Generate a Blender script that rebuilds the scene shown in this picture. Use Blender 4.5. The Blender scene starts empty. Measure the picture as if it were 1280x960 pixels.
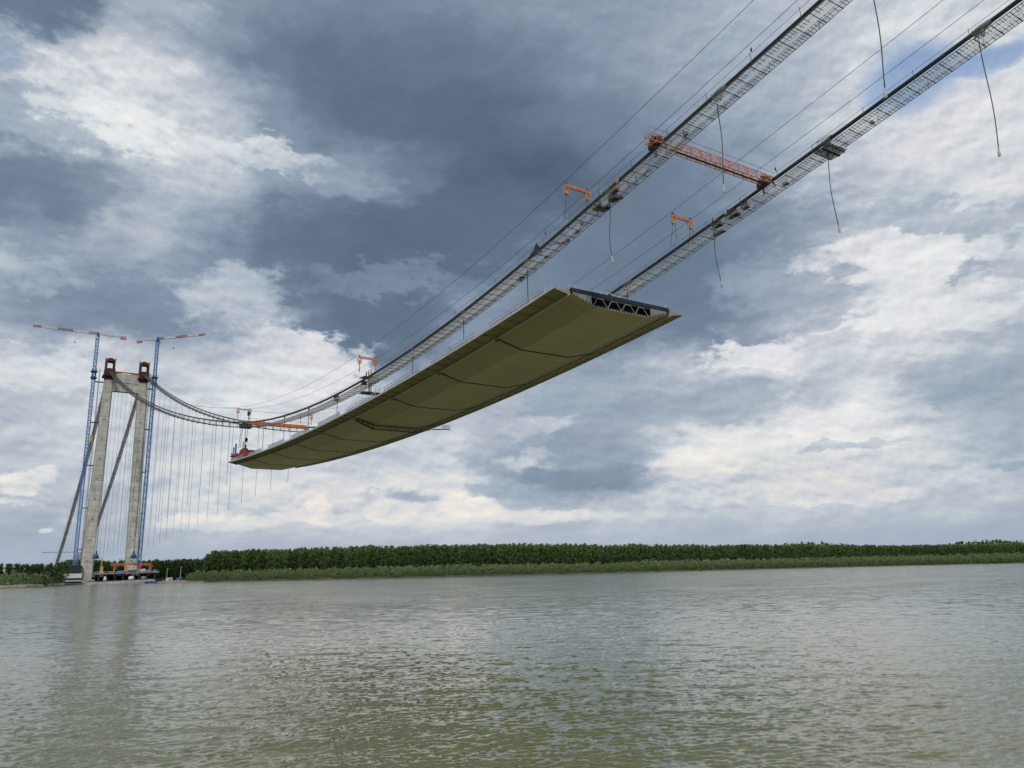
import bpy, math, random
import numpy as np
from mathutils import Vector, Matrix

random.seed(7)
rng = np.random.default_rng(11)
R = math.radians
scene = bpy.context.scene
col = scene.collection

# ------------------------------------------------------------------ layout constants (metres)
# X runs along the bridge away from the far tower, Y across it, Z up from the river.
CAM = Vector((805.98, -96.9, 3.0))
F_PX, YAW, PITCH, ROLL = 1000.6, 0.58063, 0.23057, -0.021317
XL, ZLOW, K2, K1 = 587.27, 55.6, 0.00074891, 0.0002058961
XN, SEG = 696.87, 25.3776
XF = XN - 9 * SEG
TAU = 2 * math.pi


def cable_z(X):
    if X < 0:
        return 193.3 - 0.5475 * (-X) + 0.000285 * X * X
    Xc = min(max(X, XF), XN)
    z = ZLOW + K2 * (Xc - XL) ** 2
    d = X - Xc
    return z + 2 * K2 * (Xc - XL) * d + K1 * d * d


def cable_y(X, s):
    if X < 0:
        return s * 14.76
    t = min(max(1 - X / XL, 0), 1)
    return s * (12.9 + 1.86 * t * t)


def deck_z(X):
    return 46.46 + 0.0003173 * (X - 560) ** 2


# ------------------------------------------------------------------ materials
def nm(name):
    m = bpy.data.materials.new(name)
    m.use_nodes = True
    nt = m.node_tree
    return m, nt, nt.nodes['Principled BSDF'], nt.nodes['Material Output']


def noise_mat(name, c1, c2, scale=2.0, rough=0.7, metal=0.0, detail=4, bump=0.0, coords='Object', stretch=(1, 1, 1), spec=0.4):
    m, nt, b, out = nm(name)
    tc = nt.nodes.new('ShaderNodeTexCoord')
    mp = nt.nodes.new('ShaderNodeMapping')
    mp.inputs['Scale'].default_value = stretch
    n = nt.nodes.new('ShaderNodeTexNoise')
    n.inputs['Scale'].default_value = scale
    n.inputs['Detail'].default_value = detail
    n.inputs['Roughness'].default_value = 0.6
    cr = nt.nodes.new('ShaderNodeValToRGB')
    cr.color_ramp.elements[0].position = 0.32
    cr.color_ramp.elements[1].position = 0.68
    cr.color_ramp.elements[0].color = (*c1, 1)
    cr.color_ramp.elements[1].color = (*c2, 1)
    L = nt.links.new
    L(tc.outputs[coords], mp.inputs[0])
    L(mp.outputs[0], n.inputs['Vector'])
    L(n.outputs['Fac'], cr.inputs[0])
    L(cr.outputs[0], b.inputs['Base Color'])
    b.inputs['Roughness'].default_value = rough
    b.inputs['Metallic'].default_value = metal
    b.inputs['Specular IOR Level'].default_value = spec
    if bump:
        bp = nt.nodes.new('ShaderNodeBump')
        bp.inputs['Strength'].default_value = bump
        bp.inputs['Distance'].default_value = 0.1
        L(n.outputs['Fac'], bp.inputs['Height'])
        L(bp.outputs[0], b.inputs['Normal'])
    return m


def concrete_mat(name, c1, c2, lift=4.5):
    m = noise_mat(name, c1, c2, 0.25, 0.85, stretch=(1, 1, 0.35), detail=6)
    nt = m.node_tree
    b = nt.nodes['Principled BSDF']
    L = nt.links.new
    src = b.inputs['Base Color'].links[0].from_socket
    tc = nt.nodes.new('ShaderNodeTexCoord')
    sep = nt.nodes.new('ShaderNodeSeparateXYZ')
    L(tc.outputs['Object'], sep.inputs[0])
    md = nt.nodes.new('ShaderNodeMath'); md.operation = 'MODULO'
    L(sep.outputs['Z'], md.inputs[0]); md.inputs[1].default_value = lift
    lt = nt.nodes.new('ShaderNodeMath'); lt.operation = 'LESS_THAN'
    L(md.outputs[0], lt.inputs[0]); lt.inputs[1].default_value = 0.55
    # one tone per concrete lift
    dv = nt.nodes.new('ShaderNodeMath'); dv.operation = 'DIVIDE'
    L(sep.outputs['Z'], dv.inputs[0]); dv.inputs[1].default_value = lift
    fl = nt.nodes.new('ShaderNodeMath'); fl.operation = 'FLOOR'
    L(dv.outputs[0], fl.inputs[0])
    wn = nt.nodes.new('ShaderNodeTexWhiteNoise'); wn.noise_dimensions = '1D'
    L(fl.outputs[0], wn.inputs['W'])
    mr = nt.nodes.new('ShaderNodeMapRange')
    mr.inputs['To Min'].default_value = 0.88; mr.inputs['To Max'].default_value = 1.08
    L(wn.outputs['Value'], mr.inputs[0])
    sb = nt.nodes.new('ShaderNodeMath'); sb.operation = 'MULTIPLY_ADD'
    L(lt.outputs[0], sb.inputs[0]); sb.inputs[1].default_value = -0.24
    L(mr.outputs[0], sb.inputs[2])
    mx = nt.nodes.new('ShaderNodeVectorMath'); mx.operation = 'SCALE'
    L(src, mx.inputs[0]); L(sb.outputs[0], mx.inputs['Scale'])
    L(mx.outputs[0], b.inputs['Base Color'])
    return m


def net_mat(name, c, fac):
    m, nt, b, out = nm(name)
    b.inputs['Base Color'].default_value = (*c, 1)
    b.inputs['Roughness'].default_value = 0.8
    tc = nt.nodes.new('ShaderNodeTexCoord')
    n = nt.nodes.new('ShaderNodeTexNoise'); n.inputs['Scale'].default_value = 1.3; n.inputs['Detail'].default_value = 4
    nt.links.new(tc.outputs['Object'], n.inputs['Vector'])
    mr = nt.nodes.new('ShaderNodeMapRange')
    mr.inputs['From Min'].default_value = 0.3; mr.inputs['From Max'].default_value = 0.7
    mr.inputs['To Min'].default_value = fac * 0.65; mr.inputs['To Max'].default_value = min(1, fac * 1.35)
    nt.links.new(n.outputs['Fac'], mr.inputs[0])
    # thin netting: light falls through it, so mix a translucent share in before the open share of the weave
    tl = nt.nodes.new('ShaderNodeBsdfTranslucent'); tl.inputs[0].default_value = (*c, 1)
    m1 = nt.nodes.new('ShaderNodeMixShader'); m1.inputs[0].default_value = 0.45
    nt.links.new(b.outputs[0], m1.inputs[1]); nt.links.new(tl.outputs[0], m1.inputs[2])
    tr = nt.nodes.new('ShaderNodeBsdfTransparent')
    m2 = nt.nodes.new('ShaderNodeMixShader')
    nt.links.new(mr.outputs[0], m2.inputs[0]); nt.links.new(tr.outputs[0], m2.inputs[1]); nt.links.new(m1.outputs[0], m2.inputs[2])
    nt.links.new(m2.outputs[0], out.inputs['Surface'])
    return m


def leaf_mat(name, dark, light, zlo, zhi):
    """leaf colour: random per leaf clump and per tree, brighter to the top of the crown"""
    m, nt, b, out = nm(name)
    L = nt.links.new
    tc = nt.nodes.new('ShaderNodeTexCoord')
    oi = nt.nodes.new('ShaderNodeObjectInfo')
    geo = nt.nodes.new('ShaderNodeNewGeometry')
    n = nt.nodes.new('ShaderNodeTexNoise'); n.inputs['Scale'].default_value = 0.22; n.inputs['Detail'].default_value = 3
    L(geo.outputs['Position'], n.inputs['Vector'])
    a = nt.nodes.new('ShaderNodeMath'); a.operation = 'MULTIPLY_ADD'
    L(oi.outputs['Random'], a.inputs[0]); a.inputs[1].default_value = 0.3
    b2 = nt.nodes.new('ShaderNodeMath'); b2.operation = 'MULTIPLY_ADD'
    L(n.outputs['Fac'], b2.inputs[0]); b2.inputs[1].default_value = 0.9; b2.inputs[2].default_value = -0.3
    L(b2.outputs[0], a.inputs[2])
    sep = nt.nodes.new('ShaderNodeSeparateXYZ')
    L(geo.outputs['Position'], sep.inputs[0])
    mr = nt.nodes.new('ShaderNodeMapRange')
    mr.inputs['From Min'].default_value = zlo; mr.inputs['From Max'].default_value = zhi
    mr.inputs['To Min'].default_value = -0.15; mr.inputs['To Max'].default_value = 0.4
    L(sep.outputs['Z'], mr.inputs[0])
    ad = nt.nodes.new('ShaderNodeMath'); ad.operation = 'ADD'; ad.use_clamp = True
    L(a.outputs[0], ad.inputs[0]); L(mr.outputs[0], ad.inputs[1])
    cr = nt.nodes.new('ShaderNodeValToRGB')
    cr.color_ramp.elements[0].color = (*dark, 1)
    cr.color_ramp.elements[1].color = (*light, 1)
    L(ad.outputs[0], cr.inputs[0])
    L(cr.outputs[0], b.inputs['Base Color'])
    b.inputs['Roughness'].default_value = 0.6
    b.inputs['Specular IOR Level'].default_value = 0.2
    return m


M = {}
M['cable'] = noise_mat('cable_wrapping', (0.018, 0.02, 0.024), (0.04, 0.043, 0.05), 0.8, 0.45, spec=0.5)
M['cable_pale'] = noise_mat('cable_zinc', (0.12, 0.125, 0.13), (0.2, 0.2, 0.205), 0.4, 0.5)
M['rope'] = noise_mat('steel_rope', (0.06, 0.065, 0.07), (0.11, 0.115, 0.12), 3, 0.5)
M['hanger'] = noise_mat('hanger_strand', (0.05, 0.055, 0.06), (0.11, 0.115, 0.12), 3, 0.5)
M['socket'] = noise_mat('galvanised_socket', (0.45, 0.45, 0.43), (0.62, 0.61, 0.58), 2, 0.5)
M['slat'] = noise_mat('catwalk_timber', (0.05, 0.047, 0.045), (0.13, 0.12, 0.11), 1.5, 0.85)
M['net'] = net_mat('catwalk_netting', (0.7, 0.69, 0.71), 0.42)
M['net_dense'] = net_mat('catwalk_dense_netting', (0.66, 0.63, 0.62), 0.85)
M['net_far'] = net_mat('catwalk_far_boards', (0.16, 0.145, 0.135), 0.98)
M['netside'] = net_mat('side_netting', (0.2, 0.2, 0.2), 0.05)
M['steel_dark'] = noise_mat('dark_steel', (0.02, 0.02, 0.022), (0.06, 0.058, 0.055), 1.2, 0.6)
M['band'] = noise_mat('cable_band_paint', (0.16, 0.155, 0.14), (0.3, 0.29, 0.26), 1.5, 0.6)
M['orange'] = noise_mat('orange_paint', (0.6, 0.2, 0.11), (0.78, 0.36, 0.22), 0.7, 0.55)
M['orange_site'] = noise_mat('orange_site_paint', (0.55, 0.11, 0.03), (0.75, 0.2, 0.06), 0.4, 0.55)
M['yellow'] = noise_mat('yellow_paint', (0.5, 0.29, 0.1), (0.66, 0.42, 0.18), 0.6, 0.55)
M['red_brown'] = noise_mat('oxide_red_paint', (0.05, 0.014, 0.012), (0.14, 0.035, 0.026), 0.45, 0.7)
M['red'] = noise_mat('red_paint', (0.3, 0.05, 0.035), (0.45, 0.1, 0.06), 0.6, 0.5)
M['blue'] = noise_mat('blue_mast_paint', (0.06, 0.16, 0.42), (0.12, 0.27, 0.58), 0.5, 0.5)
M['blue_dark'] = noise_mat('blue_block_paint', (0.02, 0.05, 0.16), (0.05, 0.1, 0.28), 0.5, 0.5)
M['white'] = noise_mat('white_paint', (0.6, 0.6, 0.6), (0.8, 0.8, 0.79), 0.5, 0.55)
M['jib_red'] = noise_mat('jib_red_paint', (0.36, 0.14, 0.14), (0.5, 0.2, 0.2), 0.5, 0.55)
M['concrete'] = concrete_mat('tower_concrete', (0.40, 0.39, 0.34), (0.64, 0.62, 0.56))
M['concrete_site'] = noise_mat('site_concrete', (0.17, 0.165, 0.155), (0.36, 0.35, 0.33), 0.25, 0.9, detail=6)
M['soffit'] = noise_mat('deck_soffit_paint', (0.60, 0.515, 0.37), (0.70, 0.61, 0.455), 0.06, 0.45, detail=5, stretch=(0.5, 1, 1), spec=0.35)
nt_ = M['soffit'].node_tree;  b_s = nt_.nodes['Principled BSDF']; src_ = b_s.inputs['Base Color'].links[0].from_socket
tc_ = nt_.nodes.new('ShaderNodeTexCoord'); sp_ = nt_.nodes.new('ShaderNodeSeparateXYZ'); nt_.links.new(tc_.outputs['Object'], sp_.inputs[0])


def sm_(op, a, b):
    n = nt_.nodes.new('ShaderNodeMath'); n.operation = op
    for i, x in enumerate((a, b)):
        if isinstance(x, (int, float)): n.inputs[i].default_value = x
        else: nt_.links.new(x, n.inputs[i])
    return n.outputs[0]


# weld seams across and along the plates, rain streaks, one tone per segment
seam = sm_('MAXIMUM', sm_('LESS_THAN', sm_('MODULO', sm_('ADD', sp_.outputs['Y'], 100.0), 3.1), 0.07), sm_('LESS_THAN', sm_('MODULO', sm_('ADD', sp_.outputs['X'], 1000.0), 4.2), 0.08))
mp_ = nt_.nodes.new('ShaderNodeMapping'); mp_.inputs['Scale'].default_value = (1.6, 0.12, 0.12); nt_.links.new(tc_.outputs['Object'], mp_.inputs[0])
st_ = nt_.nodes.new('ShaderNodeTexNoise'); st_.inputs['Scale'].default_value = 0.9; st_.inputs['Detail'].default_value = 6; nt_.links.new(mp_.outputs[0], st_.inputs['Vector'])
wn_ = nt_.nodes.new('ShaderNodeTexWhiteNoise'); wn_.noise_dimensions = '1D'
nt_.links.new(sm_('FLOOR', sm_('DIVIDE', sm_('ADD', sp_.outputs['X'], 0.1), 25.3776), 0), wn_.inputs['W'])
k_ = sm_('ADD', sm_('MULTIPLY', st_.outputs['Fac'], 0.34), sm_('MULTIPLY', wn_.outputs['Value'], 0.14))
k_ = sm_('SUBTRACT', sm_('ADD', k_, 0.76), sm_('MULTIPLY', seam, 0.13))
vm_ = nt_.nodes.new('ShaderNodeVectorMath'); vm_.operation = 'SCALE'; nt_.links.new(src_, vm_.inputs[0]); nt_.links.new(k_, vm_.inputs['Scale'])
nt_.links.new(vm_.outputs[0], b_s.inputs['Base Color'])
M['web'] = M['soffit'].copy(); M['web'].name = 'deck_web_painted_shade'  # soffit paint darkened: shading of the inclined plates put into the colour
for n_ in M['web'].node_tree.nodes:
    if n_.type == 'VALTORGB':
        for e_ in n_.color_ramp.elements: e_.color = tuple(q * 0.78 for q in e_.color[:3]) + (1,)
M['bracket'] = noise_mat('deck_bracket_paint', (0.30, 0.255, 0.175), (0.40, 0.345, 0.25), 0.2, 0.6)
M['edge_tube'] = noise_mat('deck_edge_tube_paint', (0.45, 0.44, 0.35), (0.55, 0.54, 0.44), 0.2, 0.5)
M['fascia'] = noise_mat('deck_fascia_paint', (0.42, 0.43, 0.42), (0.6, 0.61, 0.6), 0.3, 0.5)
M['joint'] = noise_mat('joint_gap_steel', (0.012, 0.012, 0.01), (0.03, 0.028, 0.022), 0.5, 0.8)
M['deck_top'] = noise_mat('deck_plate', (0.12, 0.13, 0.14), (0.22, 0.23, 0.24), 0.2, 0.7)
M['slab_edge'] = noise_mat('deck_edge_rubber', (0.012, 0.016, 0.022), (0.03, 0.036, 0.045), 0.8, 0.6)
M['truss_white'] = noise_mat('diaphragm_primer', (0.17, 0.17, 0.17), (0.34, 0.34, 0.34), 0.5, 0.6)
M['inner'] = noise_mat('box_interior_shade', (0.05, 0.052, 0.05), (0.09, 0.09, 0.085), 0.3, 0.8)  # shade inside the open box put into the colour
M['rail'] = noise_mat('galvanised_rail', (0.4, 0.43, 0.46), (0.55, 0.58, 0.61), 1.0, 0.5)
M['panel'] = net_mat('guard_panel_mesh', (0.40, 0.45, 0.5), 0.55)
M['skin'] = noise_mat('skin', (0.35, 0.2, 0.14), (0.42, 0.26, 0.19), 3, 0.6)
M['hivis_green'] = noise_mat('hivis_green_cloth', (0.25, 0.5, 0.1), (0.4, 0.65, 0.16), 4, 0.8)
M['hivis_orange'] = noise_mat('hivis_orange_cloth', (0.7, 0.14, 0.06), (0.85, 0.24, 0.1), 4, 0.8)
M['trousers'] = noise_mat('dark_cloth', (0.02, 0.025, 0.04), (0.05, 0.055, 0.07), 4, 0.9)
M['tarp'] = noise_mat('dark_tarpaulin', (0.012, 0.015, 0.022), (0.035, 0.04, 0.05), 2, 0.6)
M['sand'] = noise_mat('river_bank_earth', (0.2, 0.16, 0.11), (0.38, 0.31, 0.22), 0.05, 0.95, detail=6)
M['mud_shaded'] = noise_mat('river_bank_mud_grass_shade', (0.035, 0.04, 0.02), (0.11, 0.105, 0.06), 0.08, 0.95, detail=6)  # dark earth and grass tone, with shadow under the willows painted in
M['bark'] = noise_mat('poplar_bark', (0.09, 0.085, 0.07), (0.3, 0.29, 0.26), 0.6, 0.9)
M['leaf'] = leaf_mat('poplar_leaves', (0.026, 0.046, 0.014), (0.15, 0.235, 0.07), 3, 31)
M['leaf_willow'] = leaf_mat('willow_leaves', (0.06, 0.095, 0.035), (0.2, 0.265, 0.115), 0, 11)
M['roof_dark'] = noise_mat('dark_roof', (0.02, 0.022, 0.026), (0.05, 0.052, 0.06), 0.3, 0.7)
M['teal'] = noise_mat('green_netting', (0.04, 0.14, 0.12), (0.08, 0.22, 0.18), 0.3, 0.8)
M['buoy'] = noise_mat('buoy_green', (0.01, 0.09, 0.05), (0.03, 0.16, 0.09), 2, 0.5)


# ------------------------------------------------------------------ mesh helpers
class MB:
    def __init__(self):
        self.v = []; self.f = []; self.mi = []; self.cur = 0

    def add(self, vs, fs):
        o = len(self.v)
        self.v += [tuple(x) for x in vs]
        self.f += [tuple(i + o for i in f) for f in fs]
        self.mi += [self.cur] * len(fs)

    def box(self, x0, x1, y0, y1, z0, z1):
        self.hexa([(x0, y0, z0), (x1, y0, z0), (x1, y1, z0), (x0, y1, z0),
                   (x0, y0, z1), (x1, y0, z1), (x1, y1, z1), (x0, y1, z1)])

    def hexa(self, p):
        self.add(p, [(0, 3, 2, 1), (4, 5, 6, 7), (0, 1, 5, 4), (1, 2, 6, 5), (2, 3, 7, 6), (3, 0, 4, 7)])

    def beam(self, a, b, w, h=None, up=(0, 0, 1)):
        h = h or w
        a = Vector(a); b = Vector(b); d = (b - a)
        if d.length < 1e-6: return
        d.normalize(); up = Vector(up)
        if abs(d.dot(up)) > 0.98: up = Vector((1, 0, 0))
        s = d.cross(up).normalized() * (w / 2); u = s.cross(d).normalized() * (h / 2)
        self.hexa([a - s - u, a + s - u, a + s + u, a - s + u, b - s - u, b + s - u, b + s + u, b - s + u])

    def tube(self, pts, r, n=8, cap=True):
        pts = [Vector(p) for p in pts]
        rr = r if isinstance(r, (list, tuple)) else [r] * len(pts)
        o = len(self.v); fs = []
        for i, p in enumerate(pts):
            d = (pts[min(i + 1, len(pts) - 1)] - pts[max(i - 1, 0)]).normalized()
            up = Vector((0, 0, 1)) if abs(d.z) < 0.9 else Vector((1, 0, 0))
            s = d.cross(up).normalized(); u = s.cross(d)
            for k in range(n):
                a = TAU * k / n
                self.v.append(tuple(p + (s * math.cos(a) + u * math.sin(a)) * rr[i]))
        for i in range(len(pts) - 1):
            for k in range(n):
                k2 = (k + 1) % n
                fs.append((o + i * n + k, o + i * n + k2, o + (i + 1) * n + k2, o + (i + 1) * n + k))
        if cap:
            fs.append(tuple(o + k for k in reversed(range(n))))
            fs.append(tuple(o + (len(pts) - 1) * n + k for k in range(n)))
        self.f += fs; self.mi += [self.cur] * len(fs)

    def lattice(self, a, b, w, h, bays, chord, brace, up=(0, 0, 1)):
        """four-chord lattice girder from a to b, w wide and h deep"""
        a = Vector(a); b = Vector(b); d = (b - a).normalized(); up = Vector(up)
        s = d.cross(up).normalized() * (w / 2); u = s.cross(d).normalized() * (h / 2)
        cs = [-s - u, s - u, s + u, -s + u]
        for c in cs: self.beam(a + c, b + c, chord, chord, up)
        P = [a.lerp(b, i / bays) for i in range(bays + 1)]
        for i in range(bays):
            for k in range(4):
                c, e = cs[k], cs[(k + 1) % 4]
                if i % 2: c, e = e, c
                self.beam(P[i] + c, P[i + 1] + e, brace, brace, up)
                self.beam(P[i] + c, P[i] + e, brace, brace, up)

    def blob(self, c, rx, ry, rz, n=8, m=5, jit=0.12):
        c = Vector(c); vs = []; fs = []
        for j in range(m + 1):
            t = math.pi * j / m
            for k in range(n):
                a = TAU * k / n; q = 1 + random.uniform(-jit, jit)
                vs.append(c + Vector((rx * math.sin(t) * math.cos(a) * q, ry * math.sin(t) * math.sin(a) * q, rz * math.cos(t))))
        for j in range(m):
            for k in range(n):
                k2 = (k + 1) % n
                fs.append((j * n + k, (j + 1) * n + k, (j + 1) * n + k2, j * n + k2))
        self.add(vs, fs)

    def build(self, name, mats, parent=None, smooth=False, loc=None):
        me = bpy.data.meshes.new(name)
        v = self.v
        if loc is not None:
            v = [(a - loc[0], b - loc[1], c - loc[2]) for a, b, c in v]
        me.from_pydata(v, [], self.f)
        if not isinstance(mats, (list, tuple)): mats = [mats]
        for m in mats: me.materials.append(m)
        if len(mats) > 1: me.polygons.foreach_set('material_index', self.mi)
        if smooth: me.polygons.foreach_set('use_smooth', [True] * len(self.f))
        me.update()
        o = bpy.data.objects.new(name, me)
        col.objects.link(o)
        if loc is not None and parent is None: o.location = loc
        if parent is not None: o.parent = parent
        return o


def tag(o, label, cat, group=None, kind=None):
    if label: o['label'] = label
    if cat: o['category'] = cat
    if group: o['group'] = group
    if kind: o['kind'] = kind
    return o


def empty(name, loc, label, cat, group=None):
    o = bpy.data.objects.new(name, None)
    o.empty_display_size = 0.5
    o.location = loc
    col.objects.link(o)
    return tag(o, label, cat, group)


def copy_tree(o, parent=None):
    c = o.copy(); col.objects.link(c)
    if parent is not None: c.parent = parent
    for ch in list(o.children): copy_tree(ch, c)
    return c


# ------------------------------------------------------------------ camera
fw = Vector((-math.cos(YAW) * math.cos(PITCH), math.sin(YAW) * math.cos(PITCH), math.sin(PITCH)))
r0 = fw.cross(Vector((0, 0, 1))).normalized(); u0 = r0.cross(fw)
rt = r0 * math.cos(ROLL) + u0 * math.sin(ROLL); upv = -r0 * math.sin(ROLL) + u0 * math.cos(ROLL)
cam_d = bpy.data.cameras.new('camera'); cam = bpy.data.objects.new('camera', cam_d)
col.objects.link(cam); scene.camera = cam
cam.matrix_world = Matrix(((rt.x, upv.x, -fw.x, CAM.x), (rt.y, upv.y, -fw.y, CAM.y), (rt.z, upv.z, -fw.z, CAM.z), (0, 0, 0, 1)))
cam_d.sensor_width = 36.0
cam_d.lens = 36.0 * F_PX / 1280
cam_d.clip_start = 0.5
cam_d.clip_end = 20000

scene.view_settings.view_transform = 'Standard'
scene.view_settings.look = 'None'
scene.view_settings.exposure = 0
scene.view_settings.gamma = 1
scene.render.resolution_x, scene.render.resolution_y = 1024, 768
scene.cycles.max_bounces = 4
scene.cycles.adaptive_threshold = 0.02
scene.cycles.transparent_max_bounces = 24

# ------------------------------------------------------------------ sky and sun
SUN_EL, SUN_AZ = R(48), R(-32)          # azimuth measured from +X toward +Y

SKY_ELS = [1, 3.5, 6, 8.5, 11, 13.5, 16.5, 20, 23.5, 27, 31, 35, 39, 46]
SKY_ROWS = [
    "168 168 168 168 169 170 170 173 174 177 175 177 179 181 184 184 184 184 179 177 175 173 170 167 162 164 166 167 168 168 168 168",
    "168 168 168 169 170 172 173 176 182 193 188 191 199 201 203 180 180 191 186 183 193 189 187 189 180 176 173 170 168 168 168 168",
    "168 168 168 174 180 185 188 187 193 207 205 205 202 211 215 172 158 168 196 203 204 207 203 197 182 178 176 172 168 168 168 168",
    "168 168 168 173 180 186 194 197 195 200 205 203 186 194 199 167 159 159 191 219 213 223 212 206 182 174 169 167 168 168 168 168",
    "168 168 168 174 177 179 183 197 195 203 210 204 193 183 187 179 168 165 176 181 189 187 211 179 168 165 166 168 168 168 168 168",
    "168 168 168 168 174 183 198 193 188 197 212 205 175 160 170 177 166 167 175 188 211 198 201 204 181 169 171 171 168 168 168 168",
    "168 168 169 172 172 170 153 139 141 170 180 151 126 121 147 146 148 142 136 134 156 180 194 223 196 180 178 175 170 168 168 168",
    "168 168 165 162 167 179 152 155 163 168 151 134 121 127 150 145 137 128 121 129 156 178 208 216 191 197 192 184 173 168 168 168",
    "168 168 167 151 140 132 143 177 175 154 128 122 116 112 115 134 136 127 124 129 142 159 178 189 203 206 198 188 176 168 168 168",
    "168 168 169 179 181 164 174 187 192 190 162 154 154 129 110 102 102 118 127 132 142 165 194 205 208 210 204 191 178 168 168 168",
    "168 168 154 142 150 168 189 200 203 179 145 125 115 112 111 113 122 132 142 153 163 174 194 199 201 206 203 193 182 169 168 168",
    "168 167 150 135 122 118 126 157 161 149 127 118 120 121 122 127 137 147 155 164 173 177 188 196 203 204 200 195 185 173 168 168",
    "168 162 150 143 137 134 139 160 164 153 142 135 134 137 140 147 151 151 154 161 170 174 181 187 192 192 188 183 178 171 168 168",
    "168 168 168 168 167 162 161 168 166 160 155 151 151 152 153 156 159 159 160 164 168 170 172 173 173 170 168 168 168 168 168 168",
]
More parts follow.
